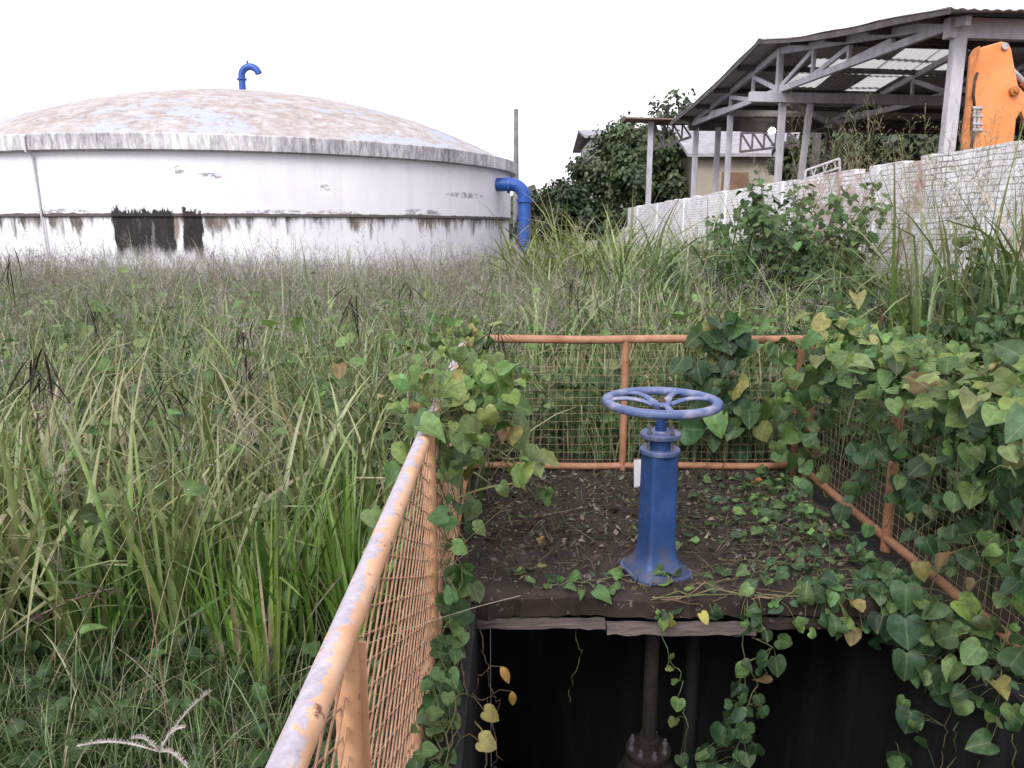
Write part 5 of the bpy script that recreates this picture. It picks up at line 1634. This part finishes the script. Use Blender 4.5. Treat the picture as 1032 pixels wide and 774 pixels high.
# soil crumbs heaped at the back of the slab
tag(lt_.build('leaf_litter', M['dry']), 'dead leaves and broken twigs lying over the back of the slab', 'litter', kind='stuff')
sm = VB(); nx, ny = 90, 60
A, B = np.meshgrid(np.linspace(PX0 + .006, PX1 - .006, nx), np.linspace(3.25, PY1 + .1, ny), indexing='ij')
edge_ = np.clip((B - 3.45 - .16 * np.sin(A * 4 + 1) - .08 * np.sin(A * 11)) / .35, -.4, 1)
Zs = -.02 + .042 * edge_ + .008 * np.sin(A * 23 + B * 17) * np.clip(edge_, 0, 1) + rng.normal(0, .004, A.shape) * np.clip(edge_, 0, 1)
Zs = np.where(np.hypot(A - VX, B - VY) < .17, -.03, Zs)
i = np.arange(nx * ny).reshape(nx, ny)
sm.add(np.stack([A, B, Zs], -1), (1, 1, 1, 1), np.stack([i[:-1, :-1], i[1:, :-1], i[1:, 1:], i[:-1, 1:]], -1))
M['humus'] = simple('leaf_mould', [(.3, (.014, .010, .008)), (.6, (.03, .021, .016)), (.8, (.055, .04, .03))], 22, .95, 1.0, 70, .012)
tag(sm.build('soil_drift', M['humus']), 'dark leaf mould drifted over the back of the slab', 'soil', kind='stuff')
# soil bank between left railing and pit
bk = MB()

for (u, v, lab, c, sz) in ((708, 622, 'bright yellow fallen leaf on the slab front edge right of the pedestal', (.36, .33, .10), .05), (762, 487, 'orange brown dry leaf on the slab by the back railing', (.38, .15, .05), .09),
                           (544, 545, 'small brown curled leaf at the end of the long yellow blade', (.30, .18, .08), .05)):
    p = at_z(u, v, .02); v1 = VB()
    leaves(v1, np.array([[p.x, p.y + .02, .025]]), np.array([[.1, -.75, .7]]), np.array([[.4, -.5, -.4]]), sz, np.array([[*c, 1.]]), HEART, .3, .35)
    tag(v1.build('fallen_leaf', M['dry']), lab, 'leaf')

# ---- trees
def tree(label, x0, y0, h, rad, zc, nl, size, cols, name='tree', lobes=9, squash=.8, gaps=.0, group='trees behind the wall'):
    root = empty(name, (x0, y0, float(gz(x0, y0))), label, 'tree', group)
    tb = MB(); z0 = float(gz(x0, y0))
    tb.tube([(x0, y0, z0 - .2), (x0 + .1, y0, z0 + h * .25), (x0 - .05, y0 + .1, z0 + h * .5), (x0, y0, z0 + h * .72)], [.05 * h * .5 + .04, .03 * h * .5 + .03, .05, .03], 10)
    lobe = []
    for i in range(lobes):
        a = i * 2.4 + random.random(); rr = rad * math.sqrt((i + .5) / lobes) * .72
        zz = zc + (h - zc) * (.93 - .6 * (rr / rad) ** 1.5) * random.uniform(.45, 1.0)
        lobe.append((x0 + rr * math.cos(a), y0 + rr * math.sin(a), zz, rad * random.uniform(.28, .46)))
        c = lobe[-1]
        tb.tube([(x0, y0, z0 + h * .3), ((x0 + c[0]) / 2, (y0 + c[1]) / 2, z0 + h * .3 + (c[2] - h * .3) * .6), c[:3]], [.06, .04, .015], 6)
    tb.build('trunk', M['bark'], root, 60)
    vb = VB()
    per = nl // lobes
    for (cx1, cy1, cz1, rr) in lobe:
        # twig clumps inside each lobe
        ncl = 26
        dirs = nrm(rng.normal(0, 1, (ncl, 3))); cp = dirs * (rr * rng.uniform(.45, 1.08, (ncl, 1))) * [1, 1, squash]
        i = rng.integers(0, ncl, per)
        off = rng.normal(0, rr * .20, (per, 3))
        pos = np.array([cx1, cy1, cz1]) + cp[i] + off
        ok = (pos[:, 2] > z0 + .15) & (rng.random(per) > gaps); pos = pos[ok]; m = len(pos)
        nm = nrm(nrm(dirs[i][ok] + rng.normal(0, .5, (m, 3))) + [0, 0, .6]); td = rng.normal(0, .6, (m, 3)) + dirs[i][ok] * .5 + [0, 0, -.7]
        shade = pick(cols, ncl, .22)[i][ok]
        col = shade * np.concatenate([1 + rng.normal(0, .14, (m, 1)).repeat(3, 1), np.ones((m, 1))], 1)
        leaves(vb, pos, nm, td, size * rng.uniform(.6, 1.3, m), col, OVAL, aspect=1.3)
    vb.build('crown', M['crown'], root)
    return root


TG = [(.055, .08, .036), (.072, .10, .045), (.042, .063, .03), (.095, .12, .058)]
TD = [(.03, .048, .024), (.042, .062, .03), (.05, .07, .035)]
tree('big dense dark green tree behind the far end of the brick wall', 5.8, 36, 6.3, 2.7, 1.6, 32000, .20, TG, lobes=22)
tree('smaller dark tree between the blue pipe and the big tree', 2.75, 35, 4.6, 1.5, 1.0, 8000, .17, TD, lobes=12, gaps=.25)
tree('low dark bush right behind the blue overflow pipe', 1.35, 37, 3.2, 1.3, .6, 5000, .17, TD, lobes=7, gaps=.2)
tree('sparse twiggy treetop showing above the lean-to roof', 9.6, 48, 9.3, 1.9, 7.4, 420, .34, TD, lobes=8, gaps=.3)
tree('green tree filling the gap under the lean-to roof', 8.4, 38.5, 4.6, 1.9, 1.2, 3600, .3, TG, lobes=9)
tree('dark tree seen through the shed behind the tall plume grass', 11.2, 29.5, 5.4, 1.6, 3.0, 9000, .27, TD, lobes=14)
tree('dark tree seen through the shed between two darker crowns', 12.8, 30.6, 5.2, 1.7, 3.0, 9000, .27, TD, lobes=14)
tree('dark tree seen through the shed left of the corner column', 14.5, 29.3, 5.4, 1.9, 3.0, 9000, .27, TD, lobes=14)
tree('dark tree seen through the shed beside the digger arm', 17.4, 29.5, 5.5, 2.3, 3.0, 10000, .28, TD, lobes=14)
tree('dark low bush hiding the far end of the brick wall', 3.75, 33.2, 3.2, 1.2, .6, 3000, .24, TD, lobes=9)
tree('small pale green tree in front of the cream house', 7.5, 29.5, 2.9, .8, 1.0, 1300, .2, [(.11, .15, .05), (.14, .17, .06)], lobes=6)

# far-off wood along the horizon
fw = VB()
n = 14000; a = rng.uniform(-1.2, 1.2, n); dd = rng.uniform(75, 110, n); xx, yy_ = dd * np.sin(a), dd * np.cos(a)
zz = rng.random(n) * (3.4 + 1.2 * np.sin(a * 23) + .9 * np.sin(a * 57 + 1))
leaves(fw, np.stack([xx, yy_, zz], -1), nrm(rng.normal(0, .6, (n, 3)) + [0, -1, .4]), rng.normal(0, 1, (n, 3)), rng.uniform(.8, 1.8, n), pick(TD, n, .2), OVAL, aspect=1.6)
tag(fw.build('far_woods', M['crown']), 'far-off dark belt of trees along the horizon', 'woods', kind='stuff')

# ------------------------------------------------------------------ light
SUN_EL, SUN_AZ = R(42), R(200)      # behind cloud, over the left shoulder (azimuth clockwise from +Y)
w = bpy.data.worlds.new('World'); scene.world = w; w.use_nodes = True
nt = w.node_tree; nt.nodes.clear()
sk = nt.nodes.new('ShaderNodeTexSky'); sk.sky_type = 'NISHITA'; sk.sun_disc = False
sk.sun_elevation = SUN_EL; sk.sun_rotation = SUN_AZ; sk.air_density = 1.0; sk.dust_density = 4.0; sk.ozone_density = 1.0
hs_ = nt.nodes.new('ShaderNodeHueSaturation'); hs_.inputs['Saturation'].default_value = .10
nt.links.new(sk.outputs[0], hs_.inputs['Color'])
mxw = nt.nodes.new('ShaderNodeMix'); mxw.data_type = 'RGBA'; mxw.inputs[0].default_value = .55
mxw.inputs[7].default_value = (8.6, 8.3, 9.1, 1)        # the even cloud layer
nt.links.new(hs_.outputs[0], mxw.inputs[6])
bg = nt.nodes.new('ShaderNodeBackground'); bg.inputs[1].default_value = .12
nt.links.new(mxw.outputs[2], bg.inputs[0])
wo = nt.nodes.new('ShaderNodeOutputWorld'); nt.links.new(bg.outputs[0], wo.inputs[0])
sl = bpy.data.lights.new('sun', 'SUN'); sl.energy = 1.0; sl.angle = R(25); sl.color = (1, .97, .93)
so = bpy.data.objects.new('sun', sl); COL.objects.link(so)
dirv = Vector((math.sin(SUN_AZ) * math.cos(SUN_EL), math.cos(SUN_AZ) * math.cos(SUN_EL), math.sin(SUN_EL)))
so.rotation_euler = dirv.to_track_quat('Z', 'Y').to_euler()
so.location = dirv * 50

scene.view_settings.view_transform = 'Standard'
scene.view_settings.look = 'None'
scene.view_settings.exposure = 1.05
scene.view_settings.gamma = 1
scene.cycles.use_denoising = True
scene.cycles.max_bounces = 6
scene.cycles.diffuse_bounces = 3
scene.cycles.glossy_bounces = 2
scene.cycles.transmission_bounces = 4
